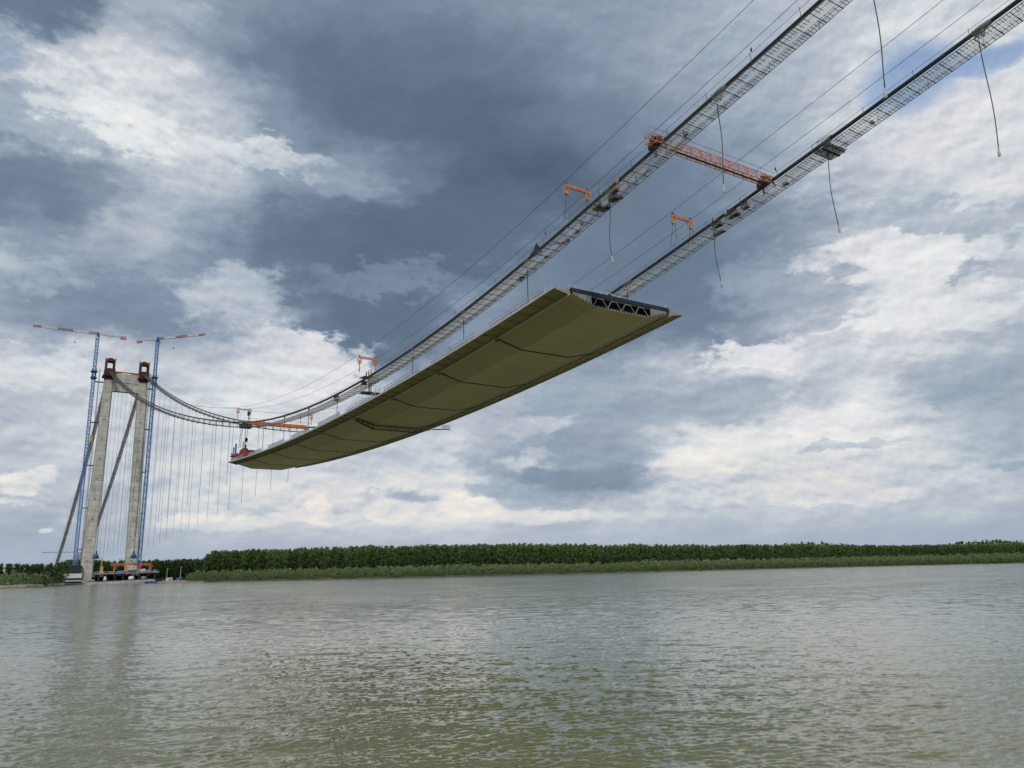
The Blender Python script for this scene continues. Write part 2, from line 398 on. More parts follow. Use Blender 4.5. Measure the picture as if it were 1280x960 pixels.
CLOUD_BANKS = [
    (-1.1, 33.8, 3.6, 1.2, 20, 0.44, 0.70, 0.90),
    (6.3, 35.4, 2.7, 0.9, 15, 0.72, 0.60, 0.90),
    (-0.3, 24.3, 4.9, 1.8, 6, 0.49, 0.75, 0.90),
    (3.9, 29.5, 3.9, 1.4, -16, 0.91, 0.85, 0.75),
    (5.8, 28.5, 2.7, 1.1, -12, 0.94, 0.75, 0.60),
    (0.4, 29.7, 2.5, 0.6, 4, 0.80, 0.60, 0.60),
    (14.7, 28.3, 3.5, 0.8, -6, 0.84, 0.75, 0.85),
    (10.9, 27.9, 3.4, 0.8, 2, 0.82, 0.60, 0.80),
    (20.7, 27.0, 3.2, 0.8, -15, 0.62, 0.50, 0.90),
    (23.8, 22.5, 10.5, 2.8, 8, 0.42, 0.65, 0.70),
    (31.1, 24.3, 6.7, 2.2, 18, 0.41, 0.60, 0.60),
    (23.3, 18.0, 5.0, 2.4, -3, 0.43, 0.70, 0.60),
    (6.0, 18.0, 5.5, 1.7, -2, 0.53, 0.70, 0.80),
    (0.8, 19.2, 2.5, 1.1, 0, 0.72, 0.60, 0.70),
    (13.1, 18.9, 2.9, 1.5, 5, 0.81, 0.70, 0.85),
    (18.5, 14.6, 4.0, 1.8, -11, 0.89, 0.85, 0.45),
    (15.5, 15.7, 2.6, 1.2, 4, 0.80, 0.60, 0.60),
    (1.9, 12.9, 4.0, 1.0, 2, 0.86, 0.75, 0.55),
    (23.8, 20.7, 5.0, 0.7, 6, 0.58, 0.60, 0.90),
    (46.5, 20.1, 9.7, 3.3, 0, 0.47, 0.65, 0.70),
    (54.2, 18.9, 4.8, 1.8, 0, 0.68, 0.65, 0.60),
    (60.5, 19.6, 4.8, 1.3, -3, 0.92, 0.80, 0.50),
    (62.8, 15.4, 4.0, 1.1, -4, 0.90, 0.60, 0.60),
    (65.6, 17.7, 2.5, 0.6, 0, 0.69, 0.80, 0.45),
    (63.6, 21.3, 5.7, 0.8, -13, 0.66, 0.60, 0.60),
    (50.3, 14.5, 2.9, 0.9, 0, 0.92, 0.80, 0.50),
    (58.0, 15.3, 2.6, 0.6, -2, 0.93, 0.60, 0.60),
    (64.5, 10.1, 4.9, 2.4, -8, 0.65, 0.75, 0.70),
    (56.3, 9.6, 3.4, 2.0, 5, 0.90, 0.60, 0.80),
    (59.5, 9.7, 2.5, 0.5, -6, 0.80, 0.60, 0.50),
    (45.3, 11.2, 9.3, 1.2, 0, 0.64, 0.65, 0.80),
    (36.9, 8.8, 5.2, 2.3, -2, 0.63, 0.85, 0.50),
    (38.5, 6.2, 4.8, 0.8, -2, 0.55, 0.80, 0.60),
    (34.7, 10.2, 2.9, 0.7, 5, 0.80, 0.60, 0.50),
    (34.0, 7.8, 1.9, 0.6, -1, 0.78, 0.70, 0.45),
    (48.1, 7.9, 4.0, 1.4, 11, 0.91, 0.80, 0.55),
    (55.1, 7.8, 2.2, 0.4, 2, 0.73, 0.80, 0.45),
    (58.3, 7.8, 1.3, 0.3, 3, 0.73, 0.80, 0.45),
    (65.0, 5.5, 1.2, 0.3, -5, 0.63, 0.80, 0.45),
    (54.0, 4.6, 3.0, 0.9, -3, 0.86, 0.70, 0.40),
    (53.7, 3.7, 2.6, 0.2, -3, 0.72, 0.70, 0.40),
    (58.6, 4.4, 1.4, 0.4, -3, 0.88, 0.70, 0.40),
    (46.0, 4.9, 3.2, 0.8, -2, 0.83, 0.60, 0.50),
    (25.2, 5.3, 2.3, 0.5, 0, 0.66, 0.70, 0.50),
    (32.0, 5.7, 3.4, 0.6, -1, 0.66, 0.70, 0.50),
    (33.9, 3.8, 5.9, 0.4, -1, 0.85, 0.70, 0.50),
    (29.7, 4.7, 1.9, 0.7, -1, 0.93, 0.95, 0.35),
    (28.8, 5.4, 0.9, 0.7, -1, 0.90, 0.80, 0.35),
    (30.8, 4.4, 1.4, 0.5, -1, 0.90, 0.80, 0.35),
    (24.5, 4.3, 1.8, 0.8, -1, 0.88, 0.90, 0.35),
    (24.0, 4.8, 0.9, 0.7, 0, 0.87, 0.80, 0.35),
    (27.1, 4.2, 1.7, 0.4, -1, 0.84, 0.70, 0.40),
    (19.7, 4.0, 2.5, 0.5, 0, 0.88, 0.90, 0.35),
    (19.5, 4.6, 0.8, 0.7, 0, 0.90, 0.90, 0.35),
    (21.1, 3.8, 1.4, 0.3, 0, 0.86, 0.80, 0.35),
    (16.8, 3.8, 1.6, 0.3, 0, 0.84, 0.80, 0.40),
    (12.6, 3.6, 3.7, 0.5, 0, 0.87, 0.85, 0.45),
    (11.3, 3.8, 1.1, 0.4, 0, 0.87, 0.70, 0.40),
    (1.8, 5.9, 1.4, 0.6, 12, 0.88, 0.90, 0.40),
    (2.8, 6.5, 0.5, 0.4, 2, 0.87, 0.80, 0.40),
    (3.1, 3.1, 0.4, 0.2, 0, 0.86, 0.90, 0.40),
    (1.5, 4.7, 1.2, 0.2, 1, 0.83, 0.70, 0.50),
    (62.8, 32.0, 2.6, 1.1, 2, 0.87, 0.60, 0.70),
    (65.6, 27.7, 4.6, 1.2, -6, 0.86, 0.70, 0.60),
    (60.5, 30.5, 1.0, 1.2, -16, 0.88, 0.60, 0.60),
    (67.8, 29.6, 2.0, 0.9, -10, 0.85, 0.50, 0.70),
    (55.7, 26.6, 3.4, 1.5, -12, 0.70, 0.40, 0.90),
    (59.1, 24.6, 3.3, 0.7, 7, 0.82, 0.50, 0.80),
]

def s2l(v):
    v /= 255.0
    return v / 12.92 if v <= 0.04045 else ((v + 0.055) / 1.055) ** 2.4


world = bpy.data.worlds.new('World'); scene.world = world; world.use_nodes = True
nt = world.node_tree; N = nt.nodes; LK = nt.links.new
bg = N['Background']


def math_node(op, a=None, b=None, c=None, clamp=False):
    n = N.new('ShaderNodeMath'); n.operation = op; n.use_clamp = clamp
    for i, x in enumerate((a, b, c)):
        if x is None: continue
        if isinstance(x, (int, float)): n.inputs[i].default_value = x
        else: LK(x, n.inputs[i])
    return n.outputs[0]


def maprange(x, a, b, c, d, smooth=False):
    n = N.new('ShaderNodeMapRange')
    if smooth: n.interpolation_type = 'SMOOTHSTEP'
    for i, q in enumerate((a, b, c, d)): n.inputs[i + 1].default_value = q
    LK(x, n.inputs[0]); return n.outputs[0]


def noise(vec, scale, detail=6, rough=0.55, lac=2.0, off=(0, 0, 0)):
    mp = N.new('ShaderNodeMapping'); mp.inputs['Location'].default_value = off
    LK(vec, mp.inputs[0])
    n = N.new('ShaderNodeTexNoise'); n.inputs['Scale'].default_value = scale
    n.inputs['Detail'].default_value = detail; n.inputs['Roughness'].default_value = rough
    n.inputs['Lacunarity'].default_value = lac
    LK(mp.outputs[0], n.inputs['Vector']); return n


tc = N.new('ShaderNodeTexCoord')
sep = N.new('ShaderNodeSeparateXYZ'); LK(tc.outputs['Generated'], sep.inputs[0])
dx, dy, dz = sep.outputs
az = math_node('MULTIPLY', math_node('ARCTAN2', dy, math_node('MULTIPLY', dx, -1.0)), 180 / math.pi)
el = math_node('MULTIPLY', math_node('ARCSINE', dz), 180 / math.pi)
# cloud-layer chart: the sky seen as a flat layer, so clouds flatten toward the horizon
den = math_node('ADD', math_node('ABSOLUTE', dz), 0.16)
cv = N.new('ShaderNodeCombineXYZ')
LK(math_node('DIVIDE', dx, den), cv.inputs[0]); LK(math_node('DIVIDE', dy, den), cv.inputs[1])
chart = cv.outputs[0]
# a second chart keeps tall shapes (cumulus seen from the side)
cv2 = N.new('ShaderNodeCombineXYZ')
LK(math_node('MULTIPLY', az, 0.05), cv2.inputs[0]); LK(math_node('MULTIPLY', el, 0.095), cv2.inputs[1])
side = cv2.outputs[0]

w1 = noise(chart, 2.8, 5, 0.6, off=(3.1, 0.4, 0)).outputs['Fac']
w2 = noise(chart, 2.8, 5, 0.6, off=(9.7, 5.2, 1)).outputs['Fac']
w3 = noise(side, 4.5, 6, 0.6, off=(1.3, 7.7, 2)).outputs['Fac']
w4 = noise(side, 4.5, 6, 0.6, off=(4.9, 2.2, 5)).outputs['Fac']
wa = math_node('ADD', math_node('MULTIPLY_ADD', w1, 7.0, -3.5), math_node('MULTIPLY_ADD', w3, 8.0, -4.0))
we = math_node('ADD', math_node('MULTIPLY_ADD', w2, 5.0, -2.5), math_node('MULTIPLY_ADD', w4, 6.0, -3.0))
we = math_node('MULTIPLY', we, maprange(el, 0, 16, 0.25, 1.0))
azw = math_node('ADD', az, wa); elw = math_node('ADD', el, we)
ramp_fac = maprange(azw, -20, 90, 0, 1)
prev = None
for i, row in enumerate(SKY_ROWS):
    vals = [int(q) for q in row.split()]
    cr = N.new('ShaderNodeValToRGB'); e = cr.color_ramp.elements
    cr.color_ramp.interpolation = 'EASE'
    while len(e) < 32: e.new(0.5)
    for k in range(32):
        e[k].position = k / 31
        q = vals[k] / 255
        e[k].color = (q, q, q, 1)
    LK(ramp_fac, cr.inputs[0])
    if prev is None:
        prev = cr.outputs[0]
    else:
        mx = N.new('ShaderNodeMix'); mx.data_type = 'RGBA'
        LK(maprange(elw, SKY_ELS[i - 1], SKY_ELS[i], 0, 1, True), mx.inputs[0])
        LK(prev, mx.inputs[6]); LK(cr.outputs[0], mx.inputs[7]); prev = mx.outputs[2]
rgb2 = N.new('ShaderNodeSeparateColor'); LK(prev, rgb2.inputs[0])
lum = rgb2.outputs[0]
# stretch contrast a little, then add billows
lum = math_node('MULTIPLY_ADD', math_node('SUBTRACT', lum, 0.66), 1.13, 0.664)
d1 = noise(side, 5.5, 7, 0.6, off=(0.2, 3.3, 8)).outputs['Fac']
d2 = noise(chart, 3.5, 6, 0.62, off=(6.2, 1.3, 3)).outputs['Fac']
# cloud banks: soft or sharp-edged masses placed by bearing and height, their edges broken up by noise
f1 = noise(side, 8.0, 6, 0.62, off=(3.7, 9.2, 1)).outputs['Fac']
f2 = noise(side, 8.0, 6, 0.62, off=(8.3, 1.9, 7)).outputs['Fac']
fine_k = maprange(el, 3, 16, 0.20, 1.0)
ba = math_node('MULTIPLY_ADD', wa, maprange(el, 3, 16, 0.12, 0.45), math_node('ADD', az, math_node('MULTIPLY', math_node('MULTIPLY_ADD', f1, 9.0, -4.5), fine_k)))
be = math_node('MULTIPLY_ADD', we, maprange(el, 3, 16, 0.15, 0.45), math_node('ADD', el, math_node('MULTIPLY', math_node('MULTIPLY_ADD', f2, 7.0, -3.5), fine_k)))
for (a0, e0, ra_, re_, rot_, val, st_, soft_) in CLOUD_BANKS:
    c_, s_ = math.cos(R(rot_)), math.sin(R(rot_)); ce = math.cos(R(e0))
    ua = math_node('MULTIPLY', math_node('SUBTRACT', ba, a0), ce); ue = math_node('SUBTRACT', be, e0)
    u = math_node('MULTIPLY_ADD', ue, s_ / ra_, math_node('MULTIPLY', ua, c_ / ra_))
    v = math_node('MULTIPLY_ADD', ue, c_ / re_, math_node('MULTIPLY', ua, -s_ / re_))
    q = math_node('MULTIPLY_ADD', u, u, math_node('MULTIPLY', v, v))
    mk_ = maprange(q, max(0.0, 1.15 - 1.7 * soft_), 1.15 + 1.7 * soft_, st_, 0, True)
    lum = math_node('MULTIPLY_ADD', math_node('SUBTRACT', lum, val), math_node('SUBTRACT', 1.0, mk_), val)
# faint relief: lit tops and shaded bases inside the brighter clouds
vtop = N.new('ShaderNodeMapping'); vtop.inputs['Location'].default_value = (-0.01, 0.035, 0); LK(side, vtop.inputs[0])
ra = noise(side, 4.6, 6, 0.6, off=(7.3, 1.1, 6)).outputs['Fac']
rb = noise(vtop.outputs[0], 4.6, 6, 0.6, off=(7.3, 1.1, 6)).outputs['Fac']
relief = math_node('MULTIPLY', math_node('SUBTRACT', ra, rb), maprange(lum, 0.5, 0.85, 0.05, 0.55))
lum = math_node('ADD', lum, math_node('MULTIPLY', relief, maprange(el, 1, 5, 0.3, 1.0)))
amp = maprange(lum, 0.42, 0.78, 0.06, 0.17)
dd = math_node('ADD', math_node('MULTIPLY', math_node('SUBTRACT', d1, 0.5), 0.75), math_node('MULTIPLY', math_node('SUBTRACT', d2, 0.5), 0.6))
lum = math_node('ADD', lum, math_node('MULTIPLY', dd, amp))
# cumulus puffs low over the horizon: lumpy tops, flat bases
pf = noise(side, 7.5, 4, 0.55, off=(2.6, 0.0, 4)).outputs['Fac']
big = noise(side, 2.1, 2, 0.5, off=(8.6, 0.0, 9)).outputs['Fac']
win = math_node('MULTIPLY', maprange(el, 3.0, 3.9, 0, 1, True), maprange(el, 5.0, 8.0, 1, 0, True))
pz = math_node('SUBTRACT', math_node('ADD', math_node('MULTIPLY', pf, 0.75), math_node('MULTIPLY', big, 0.5)), maprange(el, 3.2, 7.5, 0.585, 0.74))
puff = math_node('MULTIPLY', maprange(pz, 0.0, 0.05, 0, 1, True), win, clamp=True)
puff = math_node('MULTIPLY', puff, maprange(azw, 45, 60, 0.35, 0.1))
lum = math_node('ADD', lum, math_node('MULTIPLY', puff, 0.11), clamp=True)

tone = N.new('ShaderNodeValToRGB'); e = tone.color_ramp.elements
tones = [(0.33, (72, 87, 107)), (0.42, (94, 110, 130)), (0.50, (113, 129, 150)), (0.58, (137, 151, 171)), (0.66, (160, 172, 188)),
         (0.74, (185, 192, 203)), (0.82, (209, 213, 219)), (0.90, (226, 228, 232)), (1.0, (244, 243, 240))]
while len(e) < len(tones): e.new(0.5)
for k, (p_, c_) in enumerate(tones):
    e[k].position = p_; e[k].color = (*[s2l(x) for x in c_], 1)
LK(lum, tone.inputs[0])
cloud = tone.outputs[0]
# large soft patches of warmer violet and cooler blue grey
hue = noise(side, 2.4, 3, 0.5, off=(5, 5, 5)).outputs['Fac']
tint = N.new('ShaderNodeMix'); tint.data_type = 'RGBA'
LK(maprange(hue, 0.35, 0.65, 0, 1, True), tint.inputs[0])
tint.inputs[6].default_value = (0.975, 1.005, 1.0, 1); tint.inputs[7].default_value = (1.01, 0.998, 0.995, 1)
mul = N.new('ShaderNodeMix'); mul.data_type = 'RGBA'; mul.blend_type = 'MULTIPLY'; mul.inputs[0].default_value = 1
LK(cloud, mul.inputs[6]); LK(tint.outputs[2], mul.inputs[7])
cloud = mul.outputs[2]
# warm light on the low puffs
warm_f = math_node('MULTIPLY', maprange(lum, 0.78, 0.92, 0, 1, True), maprange(el, 5.5, 10, 0.9, 0.1, True))
wm = N.new('ShaderNodeMix'); wm.data_type = 'RGBA'; wm.blend_type = 'MULTIPLY'
LK(warm_f, wm.inputs[0]); LK(cloud, wm.inputs[6]); wm.inputs[7].default_value = (1.06, 0.985, 0.9, 1)
cloud = wm.outputs[2]
# cool haze just above the horizon
hz = N.new('ShaderNodeMix'); hz.data_type = 'RGBA'
LK(maprange(el, 0.5, 4.0, 0.75, 0, True), hz.inputs[0]); LK(cloud, hz.inputs[6])
hz.inputs[7].default_value = (s2l(168), s2l(180), s2l(199), 1)
cloud = hz.outputs[2]
skyt = N.new('ShaderNodeTexSky'); skyt.sky_type = 'NISHITA'; skyt.sun_disc = False
skyt.sun_elevation = SUN_EL
skyt.sun_rotation = math.pi / 2 - SUN_AZ
blue = N.new('ShaderNodeVectorMath'); blue.operation = 'SCALE'; blue.inputs['Scale'].default_value = 1.9
LK(skyt.outputs[0], blue.inputs[0])


def gap(a0, e0, ra, re):
    u = math_node('DIVIDE', math_node('SUBTRACT', math_node('MULTIPLY_ADD', wa, 0.35, az), a0), ra)
    v = math_node('DIVIDE', math_node('SUBTRACT', math_node('MULTIPLY_ADD', we, 0.35, el), e0), re)
    q = math_node('ADD', math_node('MULTIPLY', u, u), math_node('MULTIPLY', v, v))
    return maprange(q, 0.25, 1.6, 1, 0, True)


g = math_node('MAXIMUM', gap(63.0, 30.0, 3.4, 2.1), gap(67.0, 29.6, 3.2, 0.7))
g = math_node('MAXIMUM', g, math_node('MULTIPLY', gap(-2.6, 30.6, 1.1, 0.8), 0.25))
g = math_node('MULTIPLY', g, maprange(d1, 0.3, 0.6, 0.95, 0.75))
# the clouds carry their own brightness; the clear sky behind them is the sky texture at 0.1
sc_cloud = N.new('ShaderNodeVectorMath'); sc_cloud.operation = 'SCALE'; sc_cloud.inputs['Scale'].default_value = 10.0
LK(cloud, sc_cloud.inputs[0])
fin = N.new('ShaderNodeMix'); fin.data_type = 'RGBA'; fin.clamp_result = False
LK(g, fin.inputs[0]); LK(sc_cloud.outputs[0], fin.inputs[6]); LK(blue.outputs[0], fin.inputs[7])
LK(fin.outputs[2], bg.inputs['Color'])
bg.inputs['Strength'].default_value = 0.1
world.cycles.sampling_method = 'MANUAL'
world.cycles.sample_map_resolution = 512

sun_d = bpy.data.lights.new('sun', 'SUN'); sun = bpy.data.objects.new('sun', sun_d); col.objects.link(sun)
sun_d.energy = 1.9; sun_d.angle = R(10); sun_d.color = (1.0, 0.95, 0.88)
sd = Vector((math.cos(SUN_EL) * math.cos(SUN_AZ), math.cos(SUN_EL) * math.sin(SUN_AZ), math.sin(SUN_EL)))
sun.rotation_euler = sd.to_track_quat('Z', 'Y').to_euler()
sun.location = (700, -300, 400)


# ------------------------------------------------------------------ river: one sheet, wave relief near the viewpoint
def wave_tile(n, size, lam_peak, lam_min, lam_max, wind, slope_rms, seed, spread=2.0):
    g_ = np.random.default_rng(seed)
    k1 = np.fft.fftfreq(n, d=size / n) * TAU
    kx, ky = np.meshgrid(k1, k1, indexing='ij'); k = np.hypot(kx, ky); k[0, 0] = 1e-9
    kp = TAU / lam_peak
    amp_ = np.exp(-1.25 * (kp / k) ** 2) * k ** -2.1
    amp_ *= (k > TAU / lam_max) & (k < TAU / lam_min)
    th = np.arctan2(ky, kx) - wind
    amp_ *= np.abs(np.cos(th)) ** spread + 0.08
    h = np.real(np.fft.ifft2((g_.normal(size=(n, n)) + 1j * g_.normal(size=(n, n))) * amp_))
    gx = np.gradient(h, size / n, axis=0)
    return h * (slope_rms / gx.std())


def sample(tile, size, x, y):
    n = tile.shape[0]
    u = (x / size * n) % n; v = (y / size * n) % n
    i = u.astype(int) % n; j = v.astype(int) % n; a = u - np.floor(u); b = v - np.floor(v)
    i2 = (i + 1) % n; j2 = (j + 1) % n
    return tile[i, j] * (1 - a) * (1 - b) + tile[i2, j] * a * (1 - b) + tile[i, j2] * (1 - a) * b + tile[i2, j2] * a * b


WIND = math.pi - YAW + 0.25     # waves run roughly toward the viewer
t_small = wave_tile(768, 23.7, 0.42, 0.09, 1.4, WIND, 0.175, 5, 1.1)
t_big = wave_tile(512, 91.0, 3.2, 1.0, 9.0, WIND - 0.35, 0.022, 6, 3.0)

heading = math.pi - YAW
dense = np.linspace(-R(48), R(48), 760)
rest = np.linspace(R(48), TAU - R(48), 60)[1:-1]
ang = np.concatenate([dense, rest])
radii = [0.0, 3.0]
rr_ = 5.0
while rr_ < 55: radii.append(rr_); rr_ *= 1.0042
while rr_ < 150: radii.append(rr_); rr_ *= 1.008
while rr_ < 12000: radii.append(rr_); rr_ *= 1.12
radii = np.array(radii[1:])
AA, RR = np.meshgrid(heading + ang, radii)
X = CAM.x + RR * np.cos(AA); Y = CAM.y + RR * np.sin(AA)
cell = RR * 0.0075
rel = np.abs(((AA - heading + math.pi) % TAU) - math.pi)
edge = np.clip((R(47) - rel) / R(5), 0, 1)
Z = sample(t_small, 23.7, X, Y) * np.clip((62 - RR) / 36, 0, 1) * edge
Z = Z + sample(t_big, 91.0, X, Y) * np.clip((150 - RR) / 90, 0, 1) * edge
nr, na = X.shape
verts = np.stack([X, Y, Z], -1).reshape(-1, 3)
ii, jj = np.meshgrid(np.arange(nr - 1), np.arange(na), indexing='ij')
j2 = (jj + 1) % na
quads = np.stack([ii * na + jj, ii * na + j2, (ii + 1) * na + j2, (ii + 1) * na + jj], -1).reshape(-1, 4)[:, ::-1]
# centre cap
verts = np.vstack([verts, [[CAM.x, CAM.y, 0.0]]]); cidx = len(verts) - 1
me = bpy.data.meshes.new('river')
faces_tri = [(cidx, j, (j + 1) % na) for j in range(na)]
nq = len(quads); ntv = len(faces_tri)
me.vertices.add(len(verts)); me.vertices.foreach_set('co', verts.ravel())
me.loops.add(nq * 4 + ntv * 3)
me.loops.foreach_set('vertex_index', np.concatenate([quads.ravel(), np.array(faces_tri).ravel()]).astype(np.int32))
me.polygons.add(nq + ntv)
me.polygons.foreach_set('loop_start', np.concatenate([np.arange(nq) * 4, nq * 4 + np.arange(ntv) * 3]).astype(np.int32))
me.polygons.foreach_set('use_smooth', np.ones(nq + ntv, dtype=bool))
me.update(calc_edges=True); me.validate()
river = bpy.data.objects.new('river', me); col.objects.link(river)
tag(river, 'wide olive grey river with short wind ripples', 'river', kind='structure')

m, wn, wb, wo = nm('river_water'); me.materials.append(m)
L = wn.links.new
geo = wn.nodes.new('ShaderNodeNewGeometry')


def wnode(t, **kw):
    n = wn.nodes.new(t)
    for k, v in kw.items(): setattr(n, k, v)
    return n


def wnoise(scale, detail, rough, stretch, rot):
    mp = wnode('ShaderNodeMapping'); mp.inputs['Scale'].default_value = stretch; mp.inputs['Rotation'].default_value = (0, 0, rot)
    mp.vector_type = 'TEXTURE'
    L(geo.outputs['Position'], mp.inputs[0])
    n = wnode('ShaderNodeTexNoise'); n.inputs['Scale'].default_value = scale; n.inputs['Detail'].default_value = detail
    n.inputs['Roughness'].default_value = rough
    L(mp.outputs[0], n.inputs['Vector']); return n.outputs['Fac']


def wmath(op, a, b=None, c=None):
    n = wnode('ShaderNodeMath', operation=op)
    for i, x in enumerate((a, b, c)):
        if x is None: continue
        if isinstance(x, (int, float)): n.inputs[i].default_value = x
        else: L(x, n.inputs[i])
    return n.outputs[0]


def wmap(x, a, b, c, d):
    n = wnode('ShaderNodeMapRange'); n.interpolation_type = 'SMOOTHSTEP'
    for i, q in enumerate((a, b, c, d)): n.inputs[i + 1].default_value = q
    L(x, n.inputs[0]); return n.outputs[0]


ripple = wnoise(1.1, 5, 0.62, (1.0, 2.3, 1), WIND)
micro = wnoise(7.0, 3, 0.6, (1.0, 1.6, 1), WIND + 0.3)
gust = wnoise(0.02, 5, 0.6, (1, 3.5, 1), WIND + 0.2)
streak = wnoise(0.09, 4, 0.6, (1, 5, 1), WIND - 0.1)
dist = wnode('ShaderNodeVectorMath', operation='DISTANCE'); L(geo.outputs['Position'], dist.inputs[0]); dist.inputs[1].default_value = CAM
far = wmap(dist.outputs['Value'], 30, 110, 0, 1)
hgt = wmath('MULTIPLY', ripple, 0.03)
hgt = wmath('MULTIPLY_ADD', micro, 0.012, hgt)
hgt = wmath('MULTIPLY', hgt, wmath('MULTIPLY_ADD', wmap(gust, 0.35, 0.65, 0, 1), 0.7, 0.65))
bp = wnode('ShaderNodeBump'); bp.inputs['Strength'].default_value = 1.0; bp.inputs['Distance'].default_value = 1.0
L(hgt, bp.inputs['Height'])
# short steep ripples too fine for the mesh: tilt the normal by noise, so that far water averages them
def slope_noise(scale, stretch, rot, off):
    mp = wnode('ShaderNodeMapping'); mp.inputs['Scale'].default_value = stretch; mp.inputs['Rotation'].default_value = (0, 0, rot)
    mp.inputs['Location'].default_value = off; mp.vector_type = 'TEXTURE'
    L(geo.outputs['Position'], mp.inputs[0])
    n = wnode('ShaderNodeTexNoise'); n.inputs['Scale'].default_value = scale; n.inputs['Detail'].default_value = 4; n.inputs['Roughness'].default_value = 0.65
    L(mp.outputs[0], n.inputs['Vector'])
    v = wnode('ShaderNodeVectorMath', operation='SUBTRACT'); L(n.outputs['Color'], v.inputs[0]); v.inputs[1].default_value = (0.5, 0.5, 0.5)
    return v.outputs[0]


def vscale(v, f):
    n = wnode('ShaderNodeVectorMath', operation='SCALE'); L(v, n.inputs[0])
    if isinstance(f, (int, float)): n.inputs['Scale'].default_value = f
    else: L(f, n.inputs['Scale'])
    return n.outputs[0]


def vadd(a, b):
    n = wnode('ShaderNodeVectorMath', operation='ADD'); L(a, n.inputs[0]); L(b, n.inputs[1]); return n.outputs[0]


gs = wmath('MULTIPLY_ADD', wmap(gust, 0.35, 0.65, 0, 1), 0.35, 0.8)
fine = vscale(slope_noise(2.2, (1.0, 1.9, 1), WIND, (0, 0, 0)), wmath('MULTIPLY', wmath('MULTIPLY_ADD', far, 0.4, 0.55), gs))
broad = vscale(slope_noise(0.22, (1.0, 3.0, 1), WIND + 0.1, (40, 9, 0)), wmath('MULTIPLY', far, 0.35))
tilt = wnode('ShaderNodeVectorMath', operation='MULTIPLY'); L(vadd(fine, broad), tilt.inputs[0]); tilt.inputs[1].default_value = (1, 1, 0)
nrm = wnode('ShaderNodeVectorMath', operation='NORMALIZE'); L(vadd(bp.outputs[0], tilt.outputs[0]), nrm.inputs[0])
L(nrm.outputs[0], wb.inputs['Normal'])
cr = wnode('ShaderNodeMix', data_type='RGBA')
L(wmap(streak, 0.3, 0.7, 0, 1), cr.inputs[0])
cr.inputs[6].default_value = (0.118, 0.126, 0.046, 1); cr.inputs[7].default_value = (0.145, 0.152, 0.062, 1)
L(cr.outputs[2], wb.inputs['Base Color'])
wb.inputs['Roughness'].default_value = 0.07
L(wmath('MULTIPLY_ADD', far, 0.06, 0.04), wb.inputs['Roughness'])
wb.inputs['IOR'].default_value = 1.333
wb.inputs['Specular Tint'].default_value = (0.98, 1.0, 0.88, 1)

# ------------------------------------------------------------------ far bank: land sheet to the horizon
def polar(az_deg, d, z=0.0):
    a = R(az_deg)
    return Vector((CAM.x - math.cos(a) * d, CAM.y + math.sin(a) * d, z))


SHORE = [(-80, 380), (-40, 360), (-15, 380), (-5, 420), (0.5, 465), (2.5, 545), (3.8, 660), (5.0, 785), (9.6, 790), (10.6, 735), (14, 760), (18, 775), (23, 800), (28, 815), (33, 830), (38, 900),
         (44, 1010), (52, 1190), (59, 1440), (66, 1600), (75, 1800), (95, 2100), (120, 2600), (150, 3200)]


def interp(tab, x):
    if x <= tab[0][0]: return tab[0][1]
    for (a, b), (c, d) in zip(tab, tab[1:]):
        if x <= c: return b + (d - b) * (x - a) / (c - a)
    return tab[-1][1]


mb = MB()
azs = [(-80 + i * 0.5) for i in range(0, 461)]
prof = [(-2.5, -0.5), (0, 0.15), (1.5, 0.7), (7, 1.2), (20, 1.6), (60, 2.0), (400, 2.2), (11000, 2.5)]
for i, a in enumerate(azs):
    d0 = interp(SHORE, a) + 3.0 * math.sin(a * 2.1) + 1.8 * math.sin(a * 6.3 + 1) + random.uniform(-0.6, 0.6)
    for o_, z in prof:
        p = polar(a, d0 + o_, z + (random.uniform(-0.15, 0.15) if 0 < o_ < 100 else 0))
        mb.v.append(tuple(p))
n = len(prof)
for i in range(len(azs) - 1):
    for k in range(n - 1):
        mb.f.append((i * n + k, i * n + k + 1, (i + 1) * n + k + 1, (i + 1) * n + k)); mb.mi.append(0)
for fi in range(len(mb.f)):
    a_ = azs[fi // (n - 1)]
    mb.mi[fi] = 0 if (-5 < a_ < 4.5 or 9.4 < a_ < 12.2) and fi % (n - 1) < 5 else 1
bank = mb.build('ground', [M['sand'], M['mud_shaded']])
tag(bank, 'low far bank of earth and sand under the forest', 'ground', kind='structure')
m = M['sand']; nt2 = m.node_tree

